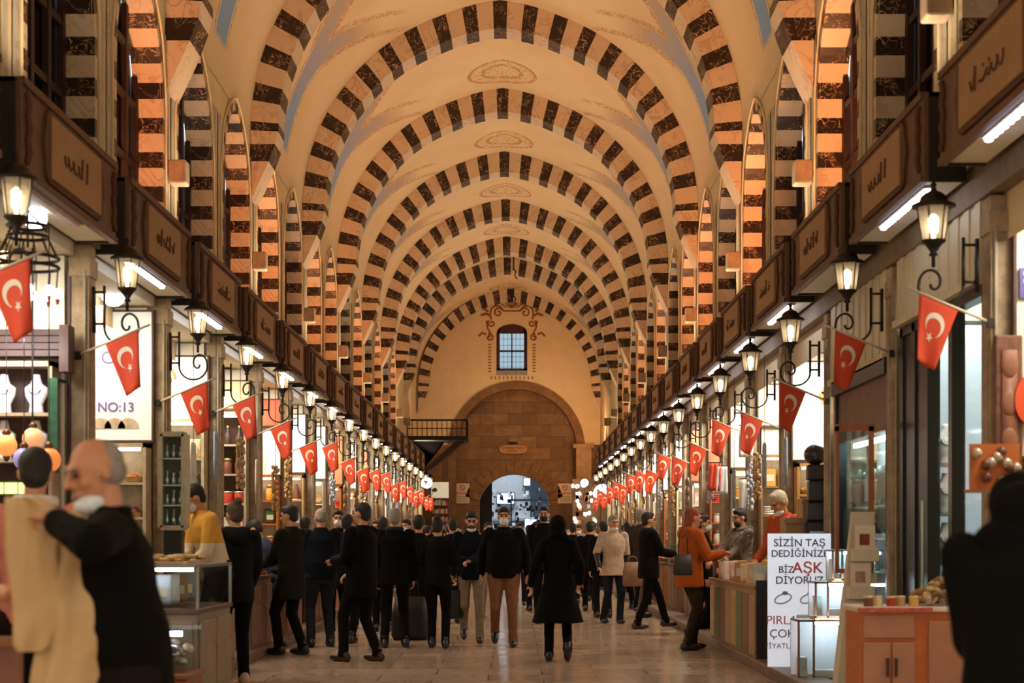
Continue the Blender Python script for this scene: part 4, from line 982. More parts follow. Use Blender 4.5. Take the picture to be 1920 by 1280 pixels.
# gate leaf and side shutters
m = MB().box(-.53, .53, -.03, .03, 0, 3.9)
for i in range(5): m.box(-.53+i*.24, -.50+i*.24, -.05, -.03, 0, 3.8)
o = m.build('door_1', mat('0e0a08', .6), None); o.location = (DX-DW+.06, YE+1.1, 0.0); o.rotation_euler = (0, 0, PI/2+.0); o.location = (DX-DW+.16, YE+1.6, 0); o.rotation_euler = (0, 0, 0); o.scale = (.62, 1, 1)
tag(o, 'dark open gate leaf on the left side of the far gateway', 'door', kind='structure')
MB().ell((.35, -.06, 1.1), (.03, .02, .03)).build('door_handle', IRON, o)
# street outside
m = MB().box(-14, 14, 63, 110, -.12, -.02); tag(m.build('street', mat('6d7075', .7)), 'grey street paving beyond the gate', 'street', kind='structure')
def facade(label, x0, x1, y0, y1, h, col, seed, face='front'):
    t = thing('street_building', label, 'building', ((x0+x1)/2, y0, -.02)); rnd = random.Random(seed); w_ = x1-x0
    MB().box(-w_/2, w_/2, 0, y1-y0, 0, h).build('walls', mat(col, .8, var=.1), t)
    m = MB()
    for f in range(int(h//2.6)):
        for i in range(max(1, int(w_//1.1))):
            x = -w_/2+.3+i*1.1; m.box(x, x+.6, -.04, .02, 1.2+f*2.6+1.6, 1.2+f*2.6+2.9) if f else None
    if m.v: m.build('windows', mat('20262e', .3), t)
    m = MB(); m.box(-w_/2, w_/2, -.7, 0, 2.3, 2.42); m.build('awning', mat('c9d2d8', .7, var=.1), t)
    m = MB()
    for i in range(int(w_/.28)):
        if rnd.random() < .8: x = -w_/2+.05+i*.28; z = rnd.uniform(.1, 1.4); m.box(x, x+.2, -.3-rnd.random()*.2, -.05, z, z+rnd.uniform(.2, .8))
    m.build('shopfront_goods', mat('8c97a5', .6, var=.5, scale=4), t)
    return t
facade('pale building filling the view through the gate', -1.2, 1.0, 78, 82, 9, 'f2f4f6', 1)
facade('dark narrow building with balconies beyond the gate', 1.0, 1.9, 74, 80, 9, '3c434c', 2)
facade('light grey building at the right edge of the gate view', 1.9, 4.2, 70, 76, 8, 'b7bec6', 3)
facade('white building on the left beyond the gate', -4.2, -1.2, 72, 78, 8, 'dfe3e6', 4)
def street_lamp_box(x, y, w_, h_, label, Y=77.5):
    p = at(x, y, Y); p = (p[0], Y-.02, p[2]); t = thing('lit_shop_sign', label, 'lit sign', p); MB().box(-w_/2, w_/2, 0, .12, -h_/2, h_/2).build('panel', emit('dfe8ff', 2.2), t, bevel=.02); MB().box(-w_/2-.04, w_/2+.04, .1, .5, -h_/2-.04, h_/2+.04).build('housing', mat('59636e', .6), t)
street_lamp_box(948, 934, .8, .5, 'large glowing white sign in the street beyond the gate')
street_lamp_box(988, 903, .3, .34, 'smaller glowing white sign up right in the street beyond the gate')
street_lamp_box(995, 985, .5, .6, 'low glowing shop window in the street beyond the gate', 73.5)
t = thing('street_stall', 'cluttered stall with hanging goods in the street outside the gate', 'stall', (.95, 68.5, -.02)); m = MB(); rnd = random.Random(9)
for i in range(240): x, z = rnd.uniform(-1.9, .9), rnd.uniform(.2, 3.5)**1.0; m.box(x, x+rnd.uniform(.03, .16), rnd.uniform(0, .5), .6, z, z+rnd.uniform(.04, .24), rnd.choice((0, 1, 1, 2, 2)))
o_ = m.build('hanging_goods', [mat('8a94a0', .5), mat('f4f6fa', .5), mat('14181c', .5)], t); o_['kind'] = 'stuff'; m = MB()
for x in (-.85, .95): m.cyl((x, .3, 0), (x, .3, 3.1), .03)
m.box(-.9, 1.0, -.2, .8, 3.05, 3.12); m.build('canopy_frame', mat('2b3036', .6), t)
# kiosk shelves at the end
p = P(826, 59.0)

# ================================================================== goods, racks and counters of the shops
protos_ = {}
def goods(kind, col, loc, rz, label, group, sc=1.0):
    key = (kind, col)
    if key in protos_:
        t = dup(protos_[key], label=label, group=group)
    else:
        nm = {'box': 'boxed_tea', 'jar': 'glass_jar', 'bottle': 'bottle', 'bust': 'necklace_bust', 'plate': 'ceramic_plate', 'basket': 'wicker_basket', 'sack': 'spice_sack', 'packet': 'foil_packet', 'tray': 'spice_tray', 'ring': 'ring_stand', 'cloth': 'folded_cloth', 'tin': 'round_tin', 'cone': 'sugar_cone', 'cushion': 'hanging_towel'}[kind]
        cat = {'box': 'box', 'jar': 'jar', 'bottle': 'bottle', 'bust': 'display bust', 'plate': 'plate', 'basket': 'basket', 'sack': 'sack', 'packet': 'packet', 'tray': 'tray', 'ring': 'display stand', 'cloth': 'cloth', 'tin': 'tin', 'cone': 'sweet', 'cushion': 'towel'}[kind]
        t = protos_[key] = thing(nm, label, cat, group=group)
        cm = mat(col, .55, var=.12)
        if kind == 'box':
            MB().box(-.07, .07, -.05, .05, 0, .2).build('carton', cm, t, bevel=.004); MB().box(-.05, .05, -.052, -.049, .06, .14).build('front_print', mat('e6d8c0', .6, var=.1), t); 
        elif kind == 'jar':
            MB().lathe([(.055, 0), (.06, .01), (.06, .14), (.045, .16), (.045, .17)], n=14).build('jar_body', cm, t, True); MB().lathe([(.05, .165), (.05, .2), (.01, .205)], n=14).build('lid', mat('b8965a', .35, .5, var=.05), t, True)
        elif kind == 'bottle':
            MB().lathe([(.035, 0), (.038, .01), (.038, .13), (.014, .17), (.014, .22)], n=12).build('bottle_body', cm, t, True); MB().cyl((0, 0, .21), (0, 0, .245), .017).build('cap', mat('c9b060', .3, .6, var=0), t, True)
        elif kind == 'bust':
            m = MB(); m.loft([((0, 0, 0), .07, .05), ((0, 0, .03), .06, .04), ((0, 0, .08), .055, .045), ((0, 0, .15), .095, .055), ((0, 0, .22), .10, .05), ((0, 0, .255), .05, .04), ((0, 0, .31), .035, .033), ((0, 0, .335), .03, .03)], 16); m.build('bust_form', cm, t, True)
            MB().tube([(.05*math.cos(a), -.052, .215+.055*math.sin(a)) for a in [PI+PI*i/12 for i in range(13)]], .006, 5).build('necklace', mat('7f8fa8', .25, .7, var=.2), t, True)
        elif kind == 'ring':
            m = MB(); m.loft([((0, 0, 0), .055, .04), ((0, 0, .05), .03, .02), ((0, 0, .12), .075, .035), ((0, 0, .15), .03, .02), ((0, 0, .19), .025, .02)], 14); m.build('stand_form', cm, t, True); MB().tube([(.05*math.cos(a), -.03, .12+.03*math.sin(a)) for a in [2*PI*i/12 for i in range(13)]], .005, 5).build('jewel', mat('dfe6f2', .2, .8, var=0), t)
        elif kind == 'plate':
            m = MB(); m.lathe([(.02, -.012), (.06, -.01), (.11, .008), (.112, .014), (.06, -.002), (.001, -.004)], n=24); o = m.build('dish', cm, t, True); o.rotation_euler = (PI/2-.15, 0, 0); o.location = (0, .03, .115)
            MB().box(-.05, .05, -.01, .05, 0, .02).build('stand', IRON, t)
        elif kind == 'basket':
            m = MB(); m.lathe([(.09, 0), (.13, .07), (.135, .08), (.12, .075)], n=18); m.build('basket_body', LWOOD, t, True); h = MB(); rn = random.Random(5)
            for i in range(26): a, r = rn.uniform(0, 6.3), .1*math.sqrt(rn.random()); h.ell((r*math.cos(a), r*math.sin(a), .075+.05*(1-r/.1)), (.022, .018, .016), None, 7, 5)
            o = h.build('contents', cm, t, True); o['kind'] = 'stuff'
        elif kind == 'tray':
            m = MB(); m.box(-.12, .12, -.15, .15, 0, .012)
            for a_ in (-1, 1): m.box(a_*.12-.006, a_*.12+.006, -.15, .15, 0, .07); m.box(-.12, .12, a_*.15-.006, a_*.15+.006, 0, .07)
            m.build('tray_body', WOOD, t); h = MB(); rn = random.Random(8); h.lathe([(.13, 0), (.12, .05), (.08, .10), (.03, .135), (.002, .14)], (0, 0, .01), 16, sx=.85, sy=1.05)
            for i in range(40): a, r = rn.uniform(0, 6.3), .11*math.sqrt(rn.random()); h.ell((r*.85*math.cos(a), r*1.05*math.sin(a), .06+.09*(1-r/.11)), (.02, .016, .014), None, 7, 5)
            o = h.build('heap', cm, t, True); o['kind'] = 'stuff'
        elif kind == 'sack':
            m = MB(); m.lathe([(.14, 0), (.17, .06), (.165, .22), (.175, .27), (.16, .285), (.15, .26)], n=18); m.build('sack_body', mat('b8a27a', .9, var=.15, scale=30), t, True); o = MB().lathe([(.152, .25), (.10, .31), (.04, .345), (.001, .35)], n=16).build('heap', cm, t, True); o['kind'] = 'stuff'
        elif kind == 'packet':
            m = MB(); m.loft([((0, 0, 0), .065, .022), ((0, 0, .03), .07, .038), ((0, 0, .12), .068, .035), ((0, 0, .17), .07, .006), ((0, 0, .19), .07, .004)], 12); m.build('pouch', cm, t, True); MB().box(-.04, .04, -.042, -.030, .05, .11).build('label_patch', mat('ece2cc', .6, var=.1), t)
        elif kind == 'cloth':
            m = MB()
            for i in range(4): m.loft([((0, 0, i*.035), .10, .07), ((0, 0, i*.035+.016), .112, .08), ((0, 0, i*.035+.032), .10, .07)], 14)
            m.build('folded_layers', cm, t, True)
        elif kind == 'tin':
            MB().lathe([(.06, 0), (.062, .004), (.062, .11), (.06, .115)], n=18).build('tin_body', cm, t, True); MB().lathe([(.064, .112), (.064, .13), (.058, .136)], n=18).build('lid', mat('d9c79a', .3, .5, var=.05), t, True)
        elif kind == 'cone':
            MB().lathe([(.07, 0), (.07, .02), (.02, .22), (.001, .24)], n=14).build('wrapped_cone', cm, t, True); MB().lathe([(.075, -.0), (.075, .015)], n=14).build('base', mat('efe6d2', .6), t)
        elif kind == 'cushion':
            m = MB(); n = 9
            vv = [(-.09+.18*i/n, .012*math.sin(i*1.9+j*.4), -.42*j/8) for j in range(9) for i in range(n+1)]
            m.add(vv, [(j*(n+1)+i, j*(n+1)+i+1, (j+1)*(n+1)+i+1, (j+1)*(n+1)+i) for j in range(8) for i in range(n)]); o = m.build('hanging_cloth', cm, t, True); so = o.modifiers.new('t', 'SOLIDIFY'); so.thickness = .014
            MB().cyl((-.1, 0, .01), (.1, 0, .01), .008).build('rail', IRON, t)
    t.location = loc; t.rotation_euler = (0, 0, rz); t.scale = (sc,)*3; return t
def shopname(s, k): return '%s %s shop' % (ORD[k], SIDE[s])
POS = ['left end', 'middle', 'right end']; POS4 = ['far left', 'centre left', 'centre right', 'far right']; ROW = ['lowest', 'second', 'third', 'top']
KN = {'box': 'tea carton', 'jar': 'lidded jar', 'bottle': 'bottle', 'bust': 'necklace bust', 'plate': 'plate', 'basket': 'filled basket', 'sack': 'sack', 'packet': 'pouch', 'tray': 'heaped tray', 'ring': 'jewellery stand', 'cloth': 'folded cloth pile', 'tin': 'lidded tin', 'cone': 'sweet cone', 'cushion': 'hanging towel'}
CN = {'c8402c': 'red', '3f6a45': 'green', 'e9e4da': 'white', 'd9a441': 'yellow', 'c97b3a': 'orange', '6b3a22': 'brown', '2b3350': 'dark blue', 'e3c9a0': 'cream', '9c2f22': 'dark red', '8f9aa8': 'silver grey', '7a4a8a': 'purple', 'b8cbb8': 'pale green', 'e2a7a0': 'pink', '3a2a20': 'dark brown', 'cfd8e6': 'pale blue', 'b9925f': 'tan', 'f2f2f6': 'bright white'}
def rack(s, ex, y, k, rows, kind_rows, wood=LWOOD, z0=.95, zt=2.25, w_=.66, xoff=.15, per=3, back=None, sink=.13, name=None, lamp=True):
    xc = ex + s*(xoff + w_/2); sn = name or shopname(s, k)
    t = thing('display_rack', 'open shelf rack of goods on the far side wall of the %s' % sn, 'shelf', (xc, y-sink, 0), 0, 'display racks in the shops')
    D = .24; n = len(kind_rows); dz = (zt-z0)/n
    m = MB(); m.box(-w_/2, -w_/2+.03, -D, 0, 0, zt+.04); m.box(w_/2-.03, w_/2, -D, 0, 0, zt+.04); m.box(-w_/2, w_/2, -D, 0, zt, zt+.04); m.build('frame', wood, t)
    MB().box(-w_/2+.02, w_/2-.02, -.012, 0, 0, zt).build('back_panel', back or mat('d8ccb4', .6), t)
    MB().box(-w_/2+.03, w_/2-.03, -D+.02, -.02, 0.1, z0-.06).build('lower_cupboard', wood, t)
    for i in range(n): MB().box(-w_/2+.03, w_/2-.03, -D, -.01, z0-.025+i*dz, z0+i*dz).build('shelf_board', wood, t)
    if lamp: MB().box(-w_/2+.06, w_/2-.06, -D+.01, -D+.05, zt-.03, zt-.002).build('light_tube', emit('fff2dc', 6, 'tube'), t)
    for i, (kd, cols) in enumerate(kind_rows):
        if kd is None: continue
        ps = per if isinstance(per, int) else per[i]
        for j in range(ps):
            x = xc - w_/2 + .03 + (w_-.06)*(j+.5)/ps; c = cols[j % len(cols)]; ps_n = (POS if ps == 3 else POS4 if ps == 4 else ['left', 'right'])[j]
            hmax = {'bust': .34, 'box': .205, 'jar': .21, 'bottle': .25, 'plate': .24, 'cone': .24, 'packet': .195, 'tin': .14, 'ring': .2, 'cloth': .14, 'basket': .15}.get(kd, .2)
            sc = min(1.15, (dz-.05)/hmax, (w_-.06)/ps/{'bust': .21, 'basket': .28, 'plate': .235, 'cloth': .23, 'tin': .13, 'tray': .27}.get(kd, .15), {'tray': .66, 'basket': .78}.get(kd, 9))
            rowname = 'top' if i == n-1 else ROW[i]
            goods(kd, c, (x, y-sink-D/2-.01, z0+i*dz+.001), 0, '%s %s, %s of the %s shelf in the %s' % (CN[c], KN[kd], ps_n, rowname, sn), '%s goods on the racks' % KN[kd], sc)
    return t
def sign_panel(s, ex, y, z0, z1, col, w_=.70, xoff=.15, glow=0, label='', rimc='4a2e22', sink=.12):
    xc = ex + s*(xoff+w_/2); t = thing('advert_sign', label, 'sign', (xc, y-sink, (z0+z1)/2), 0)
    h = (z1-z0)/2
    MB().box(-w_/2, w_/2, -.05, 0, -h, h).build('panel', emit(col, glow) if glow else mat(col, .5, var=.05), t); m = MB()
    m.box(-w_/2-.02, -w_/2, -.06, 0, -h-.02, h+.02); m.box(w_/2, w_/2+.02, -.06, 0, -h-.02, h+.02); m.box(-w_/2, w_/2, -.06, 0, -h-.02, -h); m.box(-w_/2, w_/2, -.06, 0, h, h+.02)
    m.build('rim', mat(rimc, .6), t); return t
def counter(s, k, y0, y1, x_in, x_out, h=.86, col='8d5a32', style='wood', top='5f4636'):
    xc, yc = (x_in+x_out)/2, (y0+y1)/2; W = abs(x_out-x_in); L = y1-y0; sn = shopname(s, k)
    t = thing('shop_counter', '%s counter in front of the %s' % ({'wood': 'panelled wooden', 'glass': 'glass topped', 'dark': 'dark clad', 'pale': 'pale stone clad'}[style], sn), 'counter', (xc, yc, .1), 0, 'counters in front of the shops')
    cm = mat(col, .5, var=.2, scale=5)
    MB().box(-W/2, W/2, -L/2, L/2, 0, h-.1).build('body', cm, t, bevel=.006); MB().box(-W/2-.02, W/2+.02, -L/2-.02, L/2+.02, h-.1, h-.06).build('top', mat(top, .35, var=.2), t, bevel=.006)
    n = max(2, int(L/.5)); f = -s*W/2
    for i in range(n):
        a = -L/2+L*i/n+.03; b_ = -L/2+L*(i+1)/n-.03
        o = MB().box(f, f-s*.02, a, b_, .08, h-.16).build('door_panel', cm, t, bevel=.008)
        MB().cyl((f-s*.02, b_-.06, h*.55), (f-s*.045, b_-.06, h*.55), .012).build('knob', mat('b8965a', .3, .6, var=0), o)
    MB().box(-W/2+.04, W/2-.04, -L/2-.015, -L/2, .08, h-.16).build('end_panel', cm, t, bevel=.006)
    if style == 'glass':
        z = h-.06; g = MB().box(-W/2, W/2, -L/2, L/2, z, z+.34).build('glass_case', GLASS, t); m = MB()
        for x in (-W/2, W/2):
            for y in (-L/2, L/2): m.box(x-.012, x+.012, y-.012, y+.012, z, z+.35)
        for x in (-W/2, W/2): m.box(x-.012, x+.012, -L/2, L/2, z+.33, z+.355)
        for y in (-L/2, L/2): m.box(-W/2, W/2, y-.012, y+.012, z+.33, z+.355)
        m.build('case_frame', mat('9a9a94', .3, .7, var=0), t); MB().box(-W/2+.05, W/2-.05, -L/2+.05, -L/2+.09, z+.30, z+.33).build('light_tube', emit('eef2ff', 6, 'tube2'), t)
    return t
PAL = [['c8402c', 'e3c9a0', 'c97b3a'], ['3f6a45', 'e9e4da', '3f6a45'], ['d9a441', 'c97b3a', '6b3a22'], ['2b3350', 'cfd8e6', '8f9aa8'], ['e9e4da', 'cfd8e6', 'e9e4da'], ['9c2f22', 'd9a441', 'c8402c'], ['e2a7a0', 'e9e4da', 'c8402c'], ['6b3a22', '3a2a20', 'b9925f']]
KSEQ = ['box', 'jar', 'tin', 'packet', 'bottle', 'basket', 'plate', 'cone', 'cloth']
LE, RE = -3.05, 3.44
SIGNC = ['e6e2d6', 'd9e2dc', 'e8d8b8', 'd8704a', 'dfe6ee', 'e9dcc2']
rg = random.Random(21)
def generic(s, k, y, ex):
    far = y > 34; rows = []
    n = 4 if not far else 3
    for i in range(n):
        kd = rg.choice(KSEQ); rows.append((kd, rg.choice(PAL)))
    c = rg.choice(SIGNC); glow = rg.choice([0, 0, .4, .5]) 
    sign_panel(s, ex, y, 2.5, 3.45, c, label='%s panel above the rack in the %s' % ('glowing' if glow else 'printed', shopname(s, k)), glow=glow)
    rack(s, ex, y, k, n, rows, wood=rg.choice([LWOOD, OWOOD, WOOD, CREAM]), zt=2.4 if not far else 2.3)
    # a counter with goods on the platform
    if y < 56:
        x_in, x_out = (ex + .03, -2.80) if s < 0 else (ex - s*.05, 3.14)
        st = rg.choice(['wood', 'glass', 'wood', 'pale']); colr = {'wood': rg.choice(['8d5a32', '6e4a30', 'a8744a']), 'glass': '8a6f58', 'pale': 'a08f7c'}[st]
        counter(s, k, y-2.3, y-.5, x_in, x_out, .9, colr, st)
        if st != 'glass':
            m_ = 4 if y < 34 else 2
            kd = rg.choice(['tray', 'packet', 'sack', 'tray', 'basket']); cols = rg.choice(PAL)
            for i in range(m_):
                c = cols[i % 3]; goods(kd, c, ((x_in+x_out)/2, y-2.1+i*1.5/(m_-1), .95), 0, '%s %s, %s from the camera on the counter of the %s' % (CN[c], KN[kd], ORD[i], shopname(s, k)), '%ss on the counters' % KN[kd], .95 if kd != 'packet' else 1.3)
# --- left row, near shops
# first visible: jewellery shelves and a white wall
y = LPIL[3]
t = thing('wood_pelmet', 'brown ridged wooden pelmet over the jewellery shelves on the left', 'pelmet', (-3.62, y-.30, 2.80))
m = MB(); [m.box(-.45, .40, -.05+i*.012, .12, .0+i*.055, .045+i*.055) for i in range(4)]; m.build('ridges', mat('42241a', .5), t); MB().box(.40, .47, -.06, .12, -.12, .24).build('end_cap', mat('4e3024', .5), t)
rack(-1, LE, y, 3, 4, [('ring', ['2b3350']), ('ring', ['2b3350']), ('bust', ['f2f2f6']), ('bust', ['f2f2f6'])], wood=mat('b09a80', .5), z0=1.30, zt=2.72, w_=.80, xoff=.22, back=mat('4a3428', .6), lamp=False, per=[2, 2, 3, 3])
area('shelf_lamp', (-3.55, y-.75, 2.9), (-3.65, y-.15, 2.2), .6, .1, 9, (.93, .95, 1))
t = thing('green_bunting', 'green and dark folded cloth hanging beside the jewellery shelves', 'cloth', (-3.235, y-.45, 2.62)); MB().box(-.035, .035, -.02, .02, -.72, 0).build('folded_cloth', mat('27583a', .8, var=.5, scale=14), t); MB().box(-.01, .01, -.01, .3, -.01, .01).build('hook', IRON, t)
# chandelier with globes
t = thing('wire_chandelier', 'black wire ring chandelier with small glowing globes, left foreground', 'chandelier', (-2.96, 10.6, .33)); m = MB()
for r, z in ((.13, 3.07), (.13, 3.14), (.20, 2.93), (.20, 2.87)): m.tube([(r*math.cos(a), r*math.sin(a), z) for a in [2*PI*i/24 for i in range(25)]], .012, 6)
for i in range(12): a = 2*PI*i/12; m.tube([(.13*math.cos(a), .13*math.sin(a), 3.07), (.20*math.cos(a), .20*math.sin(a), 2.93)], .005, 4); m.tube([(.20*math.cos(a), .20*math.sin(a), 2.87), (.19*math.cos(a), .19*math.sin(a), 2.74)], .004, 4)
m.cyl((0, 0, 3.0), (0, 0, 3.39), .008); m.tube([(-.13, 0, 3.1), (0, 0, 3.25), (.13, 0, 3.1)], .008); m.build('wire_frame', IRON, t, True)
for i in range(8):
    a = 2*PI*i/8+.3; m = MB().ell((.19*math.cos(a), .19*math.sin(a), 2.70), (.036, .036, .036)); o = m.build('globe', emit('eaf0ff', 5, 'globe'), t, True); MB().cyl((.19*math.cos(a), .19*math.sin(a), 2.63), (.19*math.cos(a), .19*math.sin(a), 2.675), .008, .016).build('socket', mat('a0522d', .5), o)
def mosaic(label, loc, col, r=.07):
    t = thing('mosaic_lamp', label, 'lamp', loc); MB().ell((0, 0, 0), (r, r, r*1.05), None, 16, 12).build('mosaic_globe', emit(col, .9, 'mosaic'), t, True); MB().lathe([(.02, r-.01), (.035, r+.02), (.01, r+.05)]).build('brass_cap', mat('6a4a2c', .4, .6, var=.1), t, True); MB().lathe([(.03, -r-.002), (.012, -r-.04)]).build('brass_finial', mat('6a4a2c', .4, .6, var=.1), t, True); pass
    MB().cyl((0, 0, r+.04), (0, 0, 3.68-loc[2]), .004).build('cord', IRON, t)
for i, (x, y_, col, nm, r) in enumerate(((92, 862, 'e08040', 'orange', .065), (45, 860, '8a7fa8', 'violet', .06), (12, 835, 'e89a50', 'amber', .06), (62, 822, 'dca070', 'peach', .06), (60, 880, 'b0a0c8', 'lilac', .05))):
    p = at(x, y_, 11.75+i*.12); r *= 1.32; mosaic('round %s mosaic glass lamp hanging at the left foreground shop' % nm, p, col, r)
p = at(22, 915, 11.5); t = thing('lit_tray_sign', 'glowing yellow-green strip of lit panels at the left edge', 'lit sign', p); MB().box(-.16, .16, 0, .03, -.05, .05).build('housing', mat('6a7030', .5), t); [MB().box(-.15+i*.1, -.06+i*.1, -.006, .0, -.04, .04).build('lit_panel', emit('eef2a0', 1.5), t) for i in range(3)]; MB().box(-.16, -.152, .0, .01, .05, 3.68-p[2]).build('hanging_wire', BLACK, t)
counter(-1, 2, 9.1, 10.95, -3.2, -2.35, .98, 'b8642a', 'wood')
for i, (c, kd) in enumerate((('d9a441', 'tray'), ('c97b3a', 'tray'), ('9c2f22', 'tray'), ('e3c9a0', 'tray'), ('6b3a22', 'tray'))):
    goods(kd, c, (-2.65, 9.3+i*.36, 1.04), 0, '%s heaped tray, %s from the camera on the orange wooden counter' % (CN[c], ORD[i]), 'heaped trays on the orange counter')
# slanted book-like boards low left
p = at(20, 1190, 7.4); t = thing('leaning_board', 'reddish wooden board leaning low at the left edge of the frame', 'board', (-2.0, 6.55, .0)); o = MB().box(-.25, .25, -.02, .02, 0, 1.0).build('board_panel', mat('8a5c48', .6, var=.2), t); MB().box(-.25, .25, -.03, -.02, .96, 1.0).build('rim', WOOD, t)
t = thing('produce_stand', 'low orange wooden stand of boxes at the left foreground', 'stand', (-2.45, 7.0, 0)); MB().box(-.35, .35, -.3, .3, 0, .95).build('body', OWOOD, t, bevel=.01); MB().box(-.33, .33, -.28, .28, .95, 1.25).build('crate', mat('c9b49a', .6, var=.3), t, bevel=.01); MB().box(-.36, .36, -.31, -.3, .8, .95).build('front_lip', mat('a8442a', .5), t)

# second: white panel with the number
y = LPIL[4]; t = sign_panel(-1, LE, y, 2.34, 3.56, 'c9d0cc', w_=.74, xoff=.14, label='white lit panel with violet lettering NO:13 on the left side wall', glow=.45)
V = mat('6a5a9a', .5, var=0)
text('NO:13', .125, V, t, (.03, -.056, -.30), bold=.0025); text('C C', .17, V, t, (.03, -.056, .17), bold=.001)
m = MB()
for i in range(3): m.prism([(-.06+.10*math.cos(a)+i*.13-.05, -.50+.10*abs(math.sin(a))) for a in [PI*j/14 for j in range(15)]], -.058, -.052, 0)
m.build('printed_plates', mat('b7a48e', .6, var=.3), t)
MB().prism([(-.37, .0-.3)] + [(-.37+.13*math.sin(PI*j/12), -.3+.5*j/12-.25) for j in range(13)], -.056, -.052).build('violet_swirl', mat('c8a8d8', .5, var=0), t)
rack(-1, LE, y, 4, 4, [('basket', ['6b3a22']), ('basket', ['b9925f']), ('tray', ['6b3a22']), ('basket', ['c97b3a', 'e3c9a0'])], wood=mat('b8a88c', .5), z0=.95, zt=2.26, w_=.66)
rack_y = y
# third: lit poster with orange swirl, red and green boxes
y = LPIL[5]; t = sign_panel(-1, LE, y, 2.75, 3.45, 'e6e4da', w_=.62, label='white glowing panel with an orange swirl above red boxes, left side', glow=.5)
MB().tube([(-.15+.1*math.cos(a)*(1-a/12), -.055, .1+.14*math.sin(a)*(1-a/12)) for a in [i*.4 for i in range(20)]], .018, 5).build('orange_swirl', mat('d8803c', .5), t)
rack(-1, LE, y, 5, 4, [('box', ['e9e4da']), ('box', ['c8402c']), ('jar', ['3f6a45']), ('packet', ['e3c9a0'])], wood=mat('c8b48c', .5), zt=2.70, z0=1.1)
# fourth: dark shelves, red labelled packets
y = LPIL[6]; rack(-1, LE, y, 6, 5, [('packet', ['b8cbb8']), ('box', ['e9e4da', 'c8402c']), ('tin', ['c8402c']), ('jar', ['6b3a22']), ('bottle', ['3a2a20'])], wood=mat('a89a80', .5), zt=3.0, z0=1.1, back=mat('4a2c20', .7), per=4)
t = sign_panel(-1, LE, y, 3.1, 3.45, 'c9b080', w_=.66, label='narrow tan panel over the dark bottle shelves, left side')
# fifth: greenish poster
y = LPIL[7]; t = sign_panel(-1, LE, y, 2.35, 3.0, 'cfe0cc', w_=.60, label='pale green poster with dark frame deep in the left shops', glow=.6, rimc='3a2018'); MB().box(-.25, .1, -.056, -.05, -.3, .1).build('printed_leaf', mat('e6ead8', .5), t)
rack(-1, LE, y, 7, 4, [('box', ['c97b3a', 'e3c9a0']), ('tin', ['c97b3a']), ('packet', ['3f6a45', 'd9a441']), ('jar', ['d9a441'])], wood=OWOOD, zt=2.3)
t = sign_panel(-1, LE, y, 3.08, 3.45, 'c24a2a', w_=.6, label='small red panel above the pale green poster, left side')
for k in range(8, len(LPIL)-1): generic(-1, k, LPIL[k], LE)
# left counters in view
counter(-1, 4, 12.75, 14.2, -2.98, -2.26, .80, '8d7a66', 'glass')
for i in range(4): goods('packet', ['cfd8e6', 'e9e4da', 'b9925f', '8f9aa8'][i], (-2.6, 12.95+i*.33, .87), .3, '%s pouch, %s from the camera inside the left glass counter' % (CN[['cfd8e6', 'e9e4da', 'b9925f', '8f9aa8'][i]], ORD[i]), 'pouches in the glass counter', 1.25)
t = thing('bread_board', 'pale board of flat dried goods slanting on top of the left glass counter', 'tray', (-2.62, 13.2, 1.20), -.1); MB().box(-.28, .28, -.4, .4, 0, .02).build('board', LWOOD, t); m = MB(); rn = random.Random(4)
for i in range(30): m.ell((rn.uniform(-.25, .25), rn.uniform(-.36, .36), .03+rn.random()*.03), (.05, .07, .02), Matrix.Rotation(rn.random()*3, 3, 'Z'), 8, 5)
o = m.build('dried_goods', mat('b89a6a', .7, var=.3), t, True); o['kind'] = 'stuff'
t = thing('orange_cabinet', 'low orange-brown wooden cabinet behind the man in black, left', 'cabinet', (-2.55, 11.35, 0)); 
MB().box(-.22, .22, -.25, .25, 0, .62).build('body', OWOOD, t, bevel=.01); MB().box(-.19, .19, -.262, -.25, .08, .54).build('door', OWOOD, t, bevel=.006)
t = thing('wood_chest', 'red-brown wooden chest with a glass case of shiny foil-wrapped goods, left', 'display chest', (-2.46, 12.35, 0), 0); MB().box(-.26, .26, -.3, .3, 0, .34).build('body', mat('8a5238', .5, var=.15), t, bevel=.01); MB().box(-.28, .28, -.32, .32, .34, .38).build('lid_rim', WOOD, t, bevel=.006)
MB().box(-.25, .25, -.29, .29, .38, .72).build('glass_case', GLASS, t); m = MB(); rn = random.Random(6)
for i in range(26): m.ell((rn.uniform(-.18, .18), rn.uniform(-.22, .22), .44+rn.random()*.16), (.05+rn.random()*.04, .05, .03), Matrix.Rotation(rn.random()*3, 3, 'Z') @ Matrix.Rotation(rn.random(), 3, 'X'), 8, 5, i % 3)
o = m.build('foil_goods', [mat('c9d2de', .2, .8), mat('d8c8b8', .3, .4), mat('9a6a4c', .5)], t, True); o['kind'] = 'stuff'
MB().box(-.2, .2, -.22, -.18, .66, .70).build('light_tube', emit('eef2ff', 7, 'tube3'), t)
